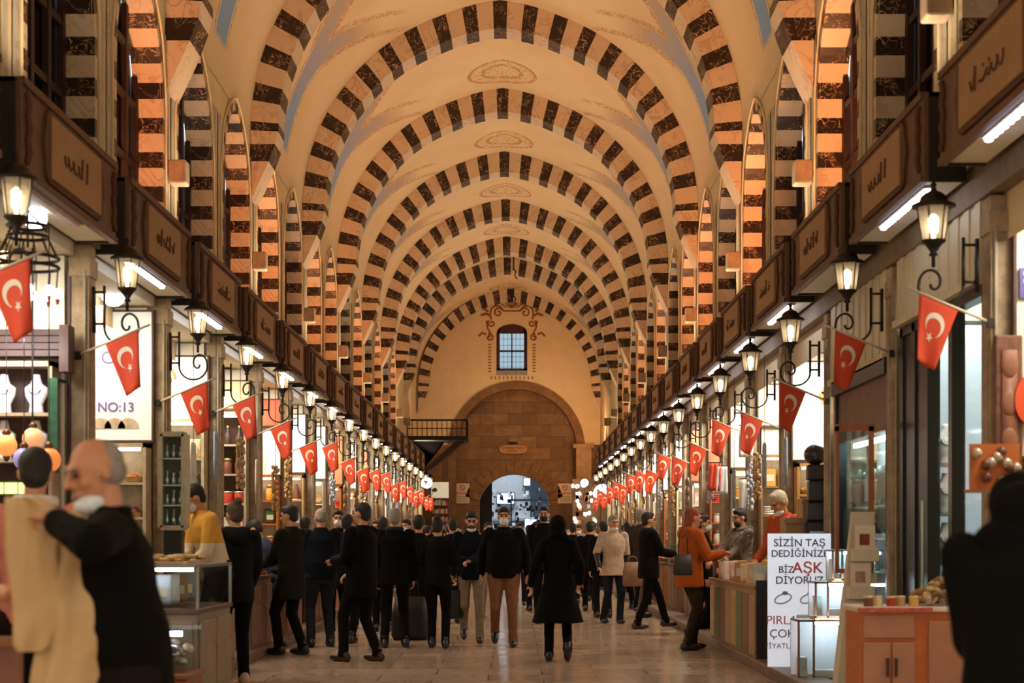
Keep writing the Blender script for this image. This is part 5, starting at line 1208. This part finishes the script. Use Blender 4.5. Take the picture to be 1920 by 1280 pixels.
# hinged glass cabinet on the pillar
p = at(326, 905, 14.42); t = thing('hanging_glass_cabinet', 'narrow beige-framed glass cabinet of silverware on a dark stand, left', 'cabinet', (p[0], 14.42, 0)); m = MB(); W, z0, z1 = .105, 1.50, 2.34
for x in (-W, W): m.box(x-.022, x+.022, -.09, .09, z0, z1)
for z in (z0, z1): m.box(-W, W, -.09, .09, z-.022, z+.022)
m.build('frame', mat('aaa58c', .4), t)
for z in (1.70, 1.88, 2.12): MB().box(-W, W, -.07, .08, z-.006, z+.006).build('shelf_board', mat('dfe6ea', .3), t)
MB().box(-W, W, .07, .085, z0, z1).build('back_panel', mat('6a5648', .5), t); MB().box(-W, W, -.088, -.082, z0, z1).build('glass_door', GLASS, t); m = MB(); rn = random.Random(2)
for z in (1.53, 1.71, 1.89, 2.13):
    for x in (-.06, 0, .06): m.lathe([(.02, 0), (.022, .05), (.008, .07), (.018, .09+rn.random()*.05)], (x, 0, z), 8)
o = m.build('silverware', mat('dfe6f2', .2, .7, var=.1), t, True); MB().box(-.08, .08, -.06, .08, .1, z0-.02).build('stand', mat('15100e', .6), t)
for i, y in enumerate((16.4, 19.0, 21.8)): counter(-1, 5+i, y-.7, y+.85, -3.0, -2.76, .92, ['94785c', '7d5a44', '8d5a32'][i], ['pale', 'wood', 'wood'][i])
for i in range(9):
    c = ['b8cbb8', 'e3c9a0', 'c97b3a', 'e9e4da', 'd9a441', 'c8402c', 'e2a7a0', '6b3a22', 'b9925f'][i]; yy = [15.95, 16.5, 17.1, 18.5, 19.1, 19.7, 21.3, 21.9, 22.5][i]
    goods('tray' if i % 2 else 'sack', c, (-2.88, yy, .96), 0, '%s %s, %s from the camera on the left counters' % (CN[c], 'heaped tray' if i % 2 else 'open sack', ORD[i]), 'sacks and trays on the left counters', .7)

# --- right row, near shops
# nearest strip: cream wall with violet sign and orange wood
y = RPIL[2]; t = sign_panel(1, RE, y, 1.95, 3.55, 'd9d4bc', w_=.8, xoff=.16, label='cream panelled wall strip at the right edge of the frame'); p = at(1918, 530, y-.2)
t = thing('number_plate_sign', 'small violet sign with white marks at the right edge', 'sign', (p[0]+.04, y-.20, p[2])); MB().box(-.06, .10, 0, .02, -.10, .10).build('plate', mat('4a4080', .4, var=0), t); m = MB(); [m.box(-.035+.05*i, -.01+.05*i, -.004, 0, z, z+.025) for i in range(2) for z in (-.0, .05)]; m.build('white_marks', mat('e6e6f0', .4, var=0), t)
t = thing('orange_wall_unit', 'orange wooden wall unit with warm lit niche, right edge behind the dark figure', 'cabinet', (4.02, y-.22, 0)); MB().box(-.36, .36, -.15, .08, 0, 1.92).build('body', OWOOD, t, bevel=.01); MB().box(-.25, .25, -.16, -.15, 1.45, 1.72).build('lit_niche', emit('ffb060', .9), t)
t = thing('red_round_sign', 'red round sign partly cut by the right frame edge', 'sign', (at(1918, 750, y-.25)[0]+.05, y-.24, at(1918, 755, y)[2])); MB().prism([(.10*math.cos(a), .16*math.sin(a)) for a in [2*PI*i/20 for i in range(20)]], 0, .03).build('disc', mat('d8502c', .5, var=0), t); MB().box(-.06, .06, .03, .1, -.02, .02).build('mount', IRON, t)
# glazed shopfront with cream shutter box
def shutter(y0, y1, z0, z1, label):
    t = thing('shutter_box', label, 'shutter', (RE+.06, (y0+y1)/2, 0)); L = y1-y0; m = MB(); n = 18
    for i in range(n): a = -L/2+L*i/n; m.box(-.03 if i % 2 else -.042, .04, a, a+L/n, z0, z1)
    m.build('ribbed_panel', mat('d6cba8', .5, var=.05), t); MB().box(-.07, .06, -L/2, L/2, z0-.06, z0).build('lower_rail', mat('d8cba4', .5), t); MB().box(-.05, .05, -L/2, L/2, z1, z1+.05).build('upper_rail', FRAME, t)
shutter(10.98, 13.42, 3.22, 3.74, 'cream ribbed shutter box over the glass door on the right'); shutter(13.78, 16.22, 3.0, 3.74, 'cream ribbed shutter box over the second right shop')
t = thing('glass_shopfront', 'dark framed glass shopfront with a pale blue lit interior, right', 'shopfront', (RE+.10, 12.2, .1)); m = MB(); L = 2.4
for y_ in (-1.2, -.35, .35, .75, 1.15): m.box(-.05, .05, y_-.05, y_+.05, 0, 3.05)
m.box(-.05, .05, -1.2, 1.2, 2.98, 3.06); m.box(-.05, .05, -1.2, 1.2, 0, .12); m.box(-.03, .03, .40, 1.12, .1, 3.0); m.build('frame', mat('120e0c', .35), t)
MB().box(-.006, .006, -1.15, .35, .1, 3.0).build('pane', GLASS, t); MB().cyl((-.09, .30, .9), (-.09, .30, 1.6), .014).build('door_handle', mat('8a9a8c', .3, .7), t)
t = thing('light_screen', 'tall pale blue-white lit panel inside the glass shopfront', 'panel', (4.0, 13.3, .12)); MB().box(-.42, .42, -.04, .04, 0, 3.05).build('panel', emit('a4afbd', .6), t); MB().box(-.46, .46, .04, .1, 0, 3.1).build('rim', BLACK, t)
for i, z in enumerate((1.15, 1.55, 1.95, 2.35)):
    goods('bust', 'f2f2f6', (3.78, 13.05, z-.35), 0, '%s white jewellery bust from the bottom inside the glass shopfront' % ORD[i], 'busts inside the glass shopfront')
t = thing('bust_ladder', 'narrow black ladder stand carrying white busts in the glass shopfront', 'stand', (3.78, 13.05, 0)); m = MB()
for z in (.79, 1.19, 1.59, 1.99): m.box(-.1, .1, -.06, .06, z-.005, z+.008)
for x in (-.1, .1): m.box(x-.008, x+.008, .06, .075, .1, 2.4)
m.build('ladder_frame', mat('8a8f98', .4, .5), t)
t = thing('wall_relief', 'carved brown wooden relief panel on the right stone pillar', 'panel', (RE+.1, 10.62, 1.6)); MB().box(-.09, .09, -.03, .02, 0, 1.15).build('panel', mat('6e4430', .6, var=.5, scale=18, bump=.6), t, bevel=.01); m = MB().box(-.05, .05, -.04, -.03, .1, 1.05); [m.ell((0, -.035, .2+i*.25), (.06, .02, .09)) for i in range(4)]; m.build('carving', mat('8a5a40', .6), t, True)
# second right shop: brown panel, glass case on the facade
t = thing('shop_showcase', 'dark framed shop window with brown top panel and bright glittering shelves, right', 'shop window', (RE+.08, 14.86, .1)); m = MB()
for y_ in (-1.12, 1.12): m.box(-.06, .06, y_-.05, y_+.05, 0, 2.80)
m.box(-.09, .06, -1.15, 1.15, 2.72, 2.86); m.box(-.06, .06, -1.15, 1.15, 0, .7); m.build('frame', mat('1a1210', .4), t); MB().box(-.03, .03, -1.08, 1.08, 2.25, 2.72).build('brown_panel', mat('7a5640', .6), t); MB().box(-.006, .006, -1.08, 1.08, .7, 2.25).build('pane', GLASS, t)
for z in (1.0, 1.3, 1.6, 1.9): MB().box(.05, .35, -1.05, 1.05, z-.008, z+.008).build('glass_shelf', mat('b8c6c4', .2), t)
m = MB(); rn = random.Random(12)
for z in (1.0, 1.3, 1.6, 1.9):
    for i in range(26): r = rn.uniform(.015, .04); m.ell((rn.uniform(.08, .3), -1+i*.08, z+r+.01), (r, r, r*1.4), None, 7, 5, i % 2)
o = m.build('glittering_goods', [mat('cfe0da', .15, .6), mat('7a8a80', .2, .5)], t, True); o['kind'] = 'stuff'
MB().box(.1, .14, -1, 1, 2.2, 2.24).build('light_tube', emit('eaf4ff', 30, 'tube4'), t); MB().box(.36, .40, -1.1, 1.1, 0, 2.7).build('back_panel', mat('b8c4c0', .5), t)
# framed open glass door with orange wood
p = at(1600, 880, 13.9); t = thing('mirror_stand', 'orange wooden framed glass cabinet door standing open, right', 'cabinet door', (3.22, 13.95, .1)); m = MB(); W = .13
m.box(-W-.03, -W, -.02, .02, 1.0, 2.28); m.box(W, W+.045, -.02, .02, 1.0, 2.28); m.box(-W-.03, W+.045, -.02, .02, 2.24, 2.30); m.box(-W, W, -.02, .02, 1.0, 1.04); m.build('frame', mat('a86a40', .45, var=.2), t); MB().box(-W, W, -.004, .004, 1.02, 2.26).build('pane', glass_mat('e6f2f6', .25), t); MB().box(-.02, .02, -.02, .02, .0, 1.0).build('post', BLACK, t)
for z, r in ((1.95, .10), (1.62, .09), (1.3, .11)):
    pass
# third right shop etc.
y = RPIL[4]
sign_panel(1, RE, y, 2.9, 3.5, 'd8c8a0', w_=.64, label='cream sign panel above racks of the fourth right shop')
rack(1, RE, y, 4, 4, [('box', ['d9a441', 'e3c9a0']), ('bottle', ['3a2a20']), ('jar', ['6b3a22']), ('box', ['e3c9a0'])], wood=mat('7a5c48', .6), zt=2.6)
y = RPIL[5]; t = sign_panel(1, RE, y, 2.34, 3.50, 'd6dad6', w_=.60, xoff=.13, label='white glowing panel with orange flower and letter T, right', glow=.45)
OF = mat('e08a4a', .5, var=.1); m = MB(); [m.prism([(.12+.07*math.cos(a0)+.05*math.cos(a), .18+.07*math.sin(a0)+.05*math.sin(a)) for a in [2*PI*j/12 for j in range(12)]], -.056, -.05) for a0 in [2*PI*i/6 for i in range(6)]]; m.build('orange_flower', OF, t); text('T', .16, mat('b06848', .5), t, (.13, -.054, -.28), bold=.0)
rack(1, RE, y, 5, 4, [('tray', ['d9a441', 'c97b3a']), ('tray', ['c97b3a']), ('basket', ['e3c9a0', 'd9a441']), ('basket', ['d9a441'])], wood=mat('c89858', .5), zt=2.25)
y = RPIL[6]; sign_panel(1, RE, y, 2.95, 3.5, 'c8bfa4', w_=.62, label='beige cloth-like panel above hanging white towels, right')
rack(1, RE, y, 6, 4, [('cloth', ['e9e4da']), ('cloth', ['8f9aa8', 'e9e4da']), ('cloth', ['e9e4da']), ('box', ['d9a441', 'e3c9a0'])], wood=mat('9a7a58', .5), zt=2.5)
for i, (z, c) in enumerate(((2.92, 'e9e4da'), (2.2, 'e9e4da'))):
    goods('cushion', c, (3.38-.0, 21.55, z), 0, '%s hanging white towel from the top on the front of the seventh right shop' % ORD[i], 'white towels hung on the right')
for i, (z, c) in enumerate(((2.55, 'c8402c'), (2.5, 'cfd8e6'))):
    goods('cushion', c, (3.30+i*.1, 24.3, z), 0, '%s hanging towel on the front of the eighth right shop' % CN[c], 'towels hung on the eighth right shop')
for k in range(7, len(RPIL)-1): generic(1, k, RPIL[k], RE)
# counters on the right
def bigcounter():
    t = thing('market_counter', 'long light wood market counter with dark end panel, right of the aisle', 'counter', (3.02, 18.95, .1)); MB().box(-.19, .17, -2.0, 2.0, 0, .76).build('body', mat('a07a52', .5, var=.25), t, bevel=.01)
    MB().box(-.20, .17, -2.04, -2.0, 0, .86).build('dark_end_panel', mat('231a1f', .6), t)
    for i in range(8): o = MB().box(-.21, -.19, -1.95+i*.49, -1.52+i*.49, .06, .70).build('door_panel', mat(['a88458', '7c5a3c', '5f6a48', 'b08e62'][i % 4], .5, var=.2), t, bevel=.008)
    MB().box(-.22, .19, -2.0, 2.02, .76, .80).build('top', WOOD, t, bevel=.006)
bigcounter()
rn = random.Random(31); kd_ = ['packet', 'packet', 'box', 'sack', 'packet', 'tray', 'box', 'packet', 'packet', 'tray', 'box', 'packet', 'packet', 'box', 'packet', 'sack']
cs_ = ['b8cbb8', 'cfd8e6', 'e3c9a0', 'b8cbb8', 'e3c9a0', 'e9e4da', 'b9925f', 'd9a441', 'e2a7a0', 'c97b3a', 'e9e4da', 'c8402c', 'e3c9a0', 'd9a441', '6b3a22', 'e3c9a0']
for i in range(16):
    r_, c_ = divmod(i, 2); goods(kd_[i], cs_[i], (2.91+c_*.19, 17.2+r_*.49, .90), rn.uniform(-.3, .3), '%s %s, %s row from the camera, %s side, on the long right counter' % (CN[cs_[i]], KN[kd_[i]], ORD[r_], ('aisle', 'wall')[c_]), 'goods on the long right counter', 1.15 if kd_[i] in ('packet', 'box') else .55)
# cartons standing behind the white sign
for i, (x, y_, Y, w_, h_, c, nm) in enumerate(((1545-20, 965, 17.0, .30, .34, 'b8926a', 'brown open carton'), (1490, 990, 16.9, .26, .22, 'a8825c', 'flat brown carton'), (1432, 975, 17.9, .12, .26, 'd0b050', 'yellow gift bag'), (1470, 985, 17.2, .10, .16, 'd2ae4a', 'small yellow pouch'))):
    p = at(x, y_, Y); t = thing('carton' if 'carton' in nm else 'gift_bag', '%s among the goods behind the white sign' % nm, 'box' if 'carton' in nm else 'bag', ((p[0], Y, p[2]-h_/2) if 'carton' in nm else (3.12, Y, .90)), .15)
    MB().box(-w_/2, w_/2, -.1, .1, 0, h_).build('carton_body', mat(c, .7, var=.15), t, bevel=.004); MB().box(-w_/2-.02, w_/2+.02, -.12, -.10, h_-.06, h_-.02).build('flap', mat(c, .7, var=.15), t)
t = thing('side_cabinet', 'dark brown cabinet carrying cartons behind the white sign', 'cabinet', (3.5, 17.05, .1)); MB().box(-.2, .23, -.15, .2, 0, 1.22).build('body', mat('3a241c', .6), t, bevel=.01); MB().box(-.18, .21, -.165, -.15, .1, 1.1).build('door', mat('3a241c', .6), t, bevel=.006)
# dark appliances on the pillar
t = thing('coffee_grinder_stack', 'stack of small black machines on a stand by the right pillar', 'machine', (3.44, 16.74, .1), -.1); z = 1.30; MB().box(-.1, .1, -.06, .06, 0, z).build('stand', mat('1c1412', .6), t)
for i, (w_, h_) in enumerate(((.13, .18), (.12, .2), (.11, .22), (.12, .16))): MB().box(-w_, w_, -w_, w_, z, z+h_).build('machine_body', mat('1a1414', .4), t, bevel=.02); z += h_+.005
MB().box(-.1, .05, -.15, -.14, 1.27, 1.38).build('display_label', mat('b8c4cc', .4), t)
MB().ell((-.03, 0, z+.1), (.12, .11, .11)).build('dome', mat('2e1c1c', .3), t, True)
# the white advertisement
p0_, p1_ = at(1440, 1000, 15.9), at(1558, 1245, 15.9)
t = thing('advert_board', 'tall white advertisement board with violet and red Turkish lettering, right', 'sign', ((p0_[0]+p1_[0])/2, 15.9, .13)); W, Hh = p1_[0]-p0_[0], p0_[2]-.13
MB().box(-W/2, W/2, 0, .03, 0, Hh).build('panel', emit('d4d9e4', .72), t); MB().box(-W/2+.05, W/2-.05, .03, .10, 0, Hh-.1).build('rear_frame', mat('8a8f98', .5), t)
DV = mat('4a3c4c', .5, var=0); RD = mat('d0504a', .5, var=0); S = W/118.
def L_(body, x, y_, size, mt, bold=.0012): text(body, size, mt, t, ((x-1499)*S, -.004, Hh-(y_-1000)*S), bold=bold)
L_('SİZİN TAŞ', 1499, 1018, .105, DV); L_('DEDİĞİNİZE', 1499, 1038, .095, DV); L_('BİZ', 1474, 1068, .095, DV); L_('AŞK', 1514, 1065, .155, RD, .002); L_('DİYORUZ', 1499, 1088, .105, DV)
L_('PIRLANTA', 1490, 1163, .125, RD, 0); L_('ÇOK ÖZEL', 1496, 1188, .115, DV, 0); L_('FİYATLARLA BİZDE', 1497, 1211, .075, DV, 0)
for (cx_, r_) in ((1468, .075), (1515, .07)):
    m = MB(); zc = Hh-(1122-1000)*S; xc = (cx_-1499)*S
    m.tube([(xc+r_*1.1*math.cos(a), -.006, zc+r_*.6*math.sin(a)+r_*.25*math.cos(a)) for a in [2*PI*i/24 for i in range(25)]], .007, 5); m.ell((xc+.02, -.006, zc+r_*.75), (.03, .006, .02)); m.build('printed_ring', mat('8f8c98', .5, var=0), t, True)
# stepped glass cases
def gcase(label, x0, x1, y0, y1, Y, base=.0, depth=.34):
    a, c = at(x0, y0, Y), at(x1, y1, Y); t = thing('glass_showcase', label, 'showcase', ((a[0]+c[0])/2, Y, c[2]-base), 0, 'stepped glass showcases'); W = (c[0]-a[0])/2; Hh = a[2]-c[2]+base
    MB().box(-W, W, 0, depth, 0, max(base, .02)).build('base', mat('b48a5c', .5, var=.12), t, bevel=.006); m = MB(); e = .018
    for x in (-W+e/2, -W*.45, W-e/2):
        m.box(x-e/2, x+e/2, 0, e, base, Hh)
    for x in (-W+e/2, W-e/2): m.box(x-e/2, x+e/2, depth-e, depth, base, Hh)
    m.box(-W, W, 0, e, Hh-e, Hh); m.box(-W, W, 0, e, base, base+e); m.box(-W, -W+e, 0, depth, Hh-e, Hh); m.box(W-e, W, 0, depth, Hh-e, Hh); m.build('frame', mat('8a6450', .4), t)
    MB().box(-W+e, W-e, .004, .008, base, Hh-e).build('glass_front', GLASS, t); MB().box(-W+.01, W-.01, .01, depth-.01, Hh-.008, Hh-.002).build('glass_top', GLASS, t)
    MB().box(-W, W, depth-.02, depth, base, Hh).build('back_panel', mat('e4e8ee', .4, var=.05), t); MB().box(-W*.35, W*.9, .08, .10, Hh-.045, Hh-.02).build('light_tube', emit('f0f4ff', 60, 'tube5'), t)
    m = MB(); m.box(-W*.3, W*.4, .12, .26, base+.02, base+.08); m.box(W*.45, W*.85, .1, .26, base+.02, base+.16); m.box(-W*.9, -W*.6, .1, .24, base+.02, base+.2); m.build('display_blocks', mat('f0f2f4', .4), t, bevel=.005)
gcase('lowest and widest glass showcase on a pale wood base, right foreground', 1496, 1606, 1162, 1274, 14.65, .15, .4)
gcase('middle glass showcase of the stepped stack, right foreground', 1528, 1618, 1090, 1158, 14.80, .02, .34)
gcase('topmost glass showcase of the stepped stack, right foreground', 1560, 1632, 1030, 1088, 14.95, .02, .30)
t = thing('stepped_plinth', 'pale plinth under the upper glass showcases', 'plinth', (3.30, 15.3, .1)); MB().box(-.28, .12, -.12, .35, 0, .56).build('body', mat('b7a992', .6), t, bevel=.008); MB().box(-.1, .12, .0, .35, .56, .9).build('upper_block', mat('b7a992', .6), t, bevel=.008)
# brochure stand
a = at(1636, 1280, 12.6); t = thing('brochure_stand', 'cream leaning brochure stand with two leaflet pockets, right', 'stand', (3.02, 12.9, .0), 0)
bm = mat('cfc4aa', .5, var=.05); m = MB(); m.hexa([(-.20, -.14, 0), (.02, -.14, 0), (.02, .1, 0), (-.20, .1, 0), (-.02, .08, 1.62), (.17, .08, 1.62), (.17, .12, 1.62), (-.02, .12, 1.62)]); m.build('leaning_panel', bm, t, bevel=.004)
for i, z in enumerate((1.32, 1.02)):
    sh_ = -.20+.18*z/1.62; o = MB().box(sh_+.0, sh_+.21, -.13, -.02, z-.10, z).build('pocket', bm, t, bevel=.004); MB().box(sh_+.025, sh_+.185, -.09, -.07, z-.05, z+.19).build('leaflet', mat('e2d4c0', .5, var=.05), o); MB().box(sh_+.06, sh_+.14, -.094, -.09, z+.03, z+.12).build('leaflet_print', mat(['8a3c30', 'b08878'][i], .6, var=.5, scale=30), o)
# orange cabinet with dried goods
t = thing('orange_cabinet', 'orange wooden corner cabinet with doors topped with dried goods, right foreground', 'cabinet', (2.98, 10.65, 0)); bm = mat('b0653c', .45, var=.12); bm2 = mat('a8755a', .5, var=.1)
a0 = at(1612, 1140, 10.5)[0]-2.98
MB().box(a0, .38, -.15, .3, 0, .92).build('body', mat('b8602a', .45, var=.15), t, bevel=.006)
for i, (x0, x1) in enumerate(((a0+.02, a0+.20), (a0+.21, a0+.36))): o = MB().box(x0, x1, -.168, -.15, .05, .72).build('door', bm2, t, bevel=.006); MB().box((x1-.03) if i == 0 else x0+.015, (x1-.015) if i == 0 else x0+.03, -.19, -.168, .5, .62).build('handle', mat('4a3428', .3, .5), o)
MB().box(a0+.02, a0+.36, -.168, -.15, .75, .90).build('drawer', bm2, t, bevel=.006); MB().box(.0, .25, -.168, -.15, .05, .86).build('side_panel', bm2, t, bevel=.006)
MB().box(a0-.02, .40, -.18, .33, .92, .955).build('top', mat('d8c4b4', .4, var=.1), t, bevel=.008); MB().box(a0-.02, .02, -.19, -.18, .925, .952).build('red_edge_label', mat('c0583c', .5, var=.6, scale=40), t)
m = MB(); rn = random.Random(14)
for i in range(90): x = rn.uniform(-.02, .34); y_ = rn.uniform(-.1, .25); m.ell((x, y_, .99+rn.random()*.16*max(.1, 1-abs(x-.16)/.25)), (rn.uniform(.02, .05), rn.uniform(.02, .04), rn.uniform(.012, .03)), Matrix.Rotation(rn.random()*3, 3, 'Z') @ Matrix.Rotation(rn.random()*1.5, 3, 'Y'), 8, 6, i % 3)
o = m.build('dried_goods', [mat('b8935c', .6, var=.3), mat('d6bf94', .5, var=.3), mat('8a5e34', .6, var=.3)], t, True); tag(o, 'heap of dried goods on the orange cabinet'); o.parent = None; o.location = (2.98, 10.65, 0); o.name = 'dried_goods_heap'; tag(o, 'heap of tan dried fruit and roots on the orange corner cabinet', 'dried goods', kind='stuff')
for i in range(5):
    c = ['6b3a22', 'e3c9a0', '9c2f22', 'b9925f', 'd9a441'][i]; goods('tin', c, (2.98+a0+.07+i*.075, 10.56+.05*(i % 2), .955), 0, '%s small tin, %s from the left on the orange corner cabinet' % (CN[c], ORD[i]), 'small tins on the orange corner cabinet', .5)
# hanging shop goods right of the glass door
t = thing('hanging_utensil_rack', 'small wooden wall rack with brown and silver wares by the right pillar', 'rack', (3.40, 10.45, 1.72)); MB().box(-.16, .16, -.02, .02, 0, .30).build('back_board', OWOOD, t); m = MB(); rn = random.Random(3)
for i in range(12): m.ell((rn.uniform(-.13, .13), -.05, rn.uniform(.02, .28)), (.035, .03, .035), None, 8, 6, i % 2)
m.build('wares', [mat('6a3c30', .4), mat('c9b8a0', .3, .4)], t, True); MB().box(-.2, .2, -.1, .0, -.02, 0).build('shelf_board', WOOD, t)
# kiosk at the end, left of the gate
t = thing('book_kiosk', 'narrow lit kiosk of shelves with a white header, left of the gate', 'kiosk', (P(825, 60.6)[0], 60.6, 0)); MB().box(-.34, .34, 0, .4, 0, 2.95).build('frame', mat('6a4028', .6), t)
MB().box(-.33, .33, -.03, 0, 3.0-.05, 3.55).build('header', emit('d8d0b4', .6), t); MB().ell((-.2, -.04, 3.25), (.1, .01, .08)).build('header_emblem', mat('4a6a5a', .5), t); rn = random.Random(8)
for j in range(8):
    z = .5+j*.31; m = MB(); m.box(-.32, .32, -.12, 0, z-.02, z); m.build('shelf_board', WOOD, t); m = MB()
    for i in range(9): m.box(-.3+i*.066, -.245+i*.066, -.11, -.02, z, z+.14+rn.random()*.1, rn.randint(0, 3))
    m.build('books', [mat('e2d2b4', .6), mat('c86a4a', .6), mat('8a9a70', .6), mat('e8e4d8', .6)], t)
# cluster of lit goods at the right of the gate
t = thing('lamp_stall', 'bright stall of hanging lamps at the right end of the hall', 'stall', (P(1100, 58)[0], 58.5, 0)); MB().box(-.5, .5, 0, .4, 0, 1.3).build('counter_body', WOOD, t); m = MB(); rn = random.Random(77)
MB().box(-.48, .52, .35, .4, 1.3, 3.6).build('back_panel', mat('8a6a4a', .6), t)
for i in range(46): x, z = rn.uniform(-.45, .45), rn.uniform(1.3, 3.3); m.box(x, x+.12, .22, .34, z, z+.14, i % 4)
m.build('small_goods', [mat('e6d6b8', .6), mat('c88a4a', .6), mat('8a4a34', .6), mat('e9e4da', .5)], t)
for i in range(16): x, z = rn.uniform(-.5, .5), rn.uniform(1.9, 3.4); MB().ell((x, .12, z), (.06, .06, .075)).build('lamp_globe', emit('fff0e0', 5, 'gl'), t, True)
def glow_ball(x, y_, Y, r, label, col='eef2ff', pw=6, hang=None):
    p = at(x, y_, Y); t = thing('globe_lamp', label, 'lamp', p); MB().ell((0, 0, 0), (r, r, r)).build('globe', emit(col, pw, 'gl2'), t, True); MB().cyl((0, 0, r), (0, 0, (hang or 3.62)-p[2]), .008).build('cord', IRON, t)
glow_ball(1130, 925, 56, .42*.8, 'large brilliant white lamp at the far right end of the shops', pw=4); glow_ball(1096, 905, 57.5, .14, 'violet-white lamp under the big bright lamp far right')
glow_ball(800, 905, 57, .2, 'large bright white lamp at the far left end of the shops', pw=4)
glow_ball(205, 495, 15.1, .13, 'upper round white glowing ball lamp in the second left shop', hang=3.99); glow_ball(213, 550, 14.6, .12, 'lower round white glowing ball lamp in the second left shop', hang=3.99); glow_ball(66, 408, 11.2, .085, 'flat white glowing ball beside the nearest left lantern', hang=3.66)
# hooks at the crown
for x, y_, Y in ((963, 487, 54.7), (963, 540, 61.5)):
    p = at(x, y_, Y); t = thing('ceiling_hook', 'thin black hanging hook at the crown of the %s arch' % ('last' if Y > 60 else 'second last'), 'hook', (p[0], Y, p[2])); m = MB().cyl((0, 0, .5), (0, 0, -.35), .03); m.tube([(0, 0, -.3), (.08, 0, -.4), (.04, 0, -.55), (.12, 0, -.65)], .025); m.build('rod', BLACK, t, True)
# wall of bright clutter behind far crowd handled by the shops; finish

# small goods hung out on hooks along the shop fronts
hp = {}
HK = [('tan handbag string', '94704e', 'bag'), ('pale spice garland', 'b89468', 'garland'), ('white towel', 'e9e4da', 'towel'), ('silver trinket string', 'b4bcc8', 'garland'), ('beige scarf', 'cbb390', 'towel'), ('pale blue scarf', '9aa8b8', 'towel'), ('white towel', 'e9e4da', 'towel')]
rh = random.Random(5)
for s, pil, ex in ((-1, LPIL, LE), (1, RPIL, RE)):
    for k, y in enumerate(pil):
        if y < (17 if s < 0 else 18.5) or y > 52: continue
        for j in range(3):
            if rh.random() < .45: continue
            i = rh.randrange(len(HK)); nm, col, cat = HK[i]; yy = y-.6-j*.62; lab = '%s hanging %s from the camera on the front of the %s' % (nm, ORD[j], shopname(s, k))
            if i not in hp:
                t = hp[i] = thing('hanging_goods', lab, cat, group='goods hung along the shop fronts'); rr = random.Random(i)
                MB().box(-.004, .004, -.004, .004, 0, 1.35).build('cord', IRON, t)
                if cat == 'towel': goods_m = MB().loft([((0, 0, -.75), .03, .13), ((0, 0, -.4), .035, .12), ((0, 0, -.05), .03, .12), ((0, 0, 0), .02, .11)], 12)
                elif cat == 'bag': goods_m = MB(); [goods_m.loft([((0, 0, z), .05, .12), ((0, 0, z+.12), .06, .13), ((0, 0, z+.2), .03, .1)], 12) for z in (-.22, -.45, -.68)]; goods_m.box(-.01, .01, -.01, .01, -.68, 0)
                else:
                    goods_m = MB().cyl((0, 0, -.8), (0, 0, 0), .012)
                    for q in range(46): z = -rr.random()*.8; a = rr.uniform(0, 6.3); goods_m.ell((.05*math.cos(a), .06*math.sin(a), z), (.03, .03, .04), None, 7, 5)
                o_ = goods_m.build({'towel': 'towel_cloth', 'bag': 'bags', 'garland': 'strung_pieces'}[cat], mat(col, .6, var=.3), t, True)
                if cat != 'towel': o_['kind'] = 'stuff'
            else: t = dup(hp[i], label=lab); t['category'] = cat
            t.location = (ex - s*.03, yy, 2.50 + .12*math.sin(k*3+j)); 
            z_ = 3.72-t.location[2]
            t.scale = (.75, .75, .75); z_ /= .75
            for c_ in t.children:
                if c_.name.startswith('cord'): c_.scale = (1, 1, z_/1.35)
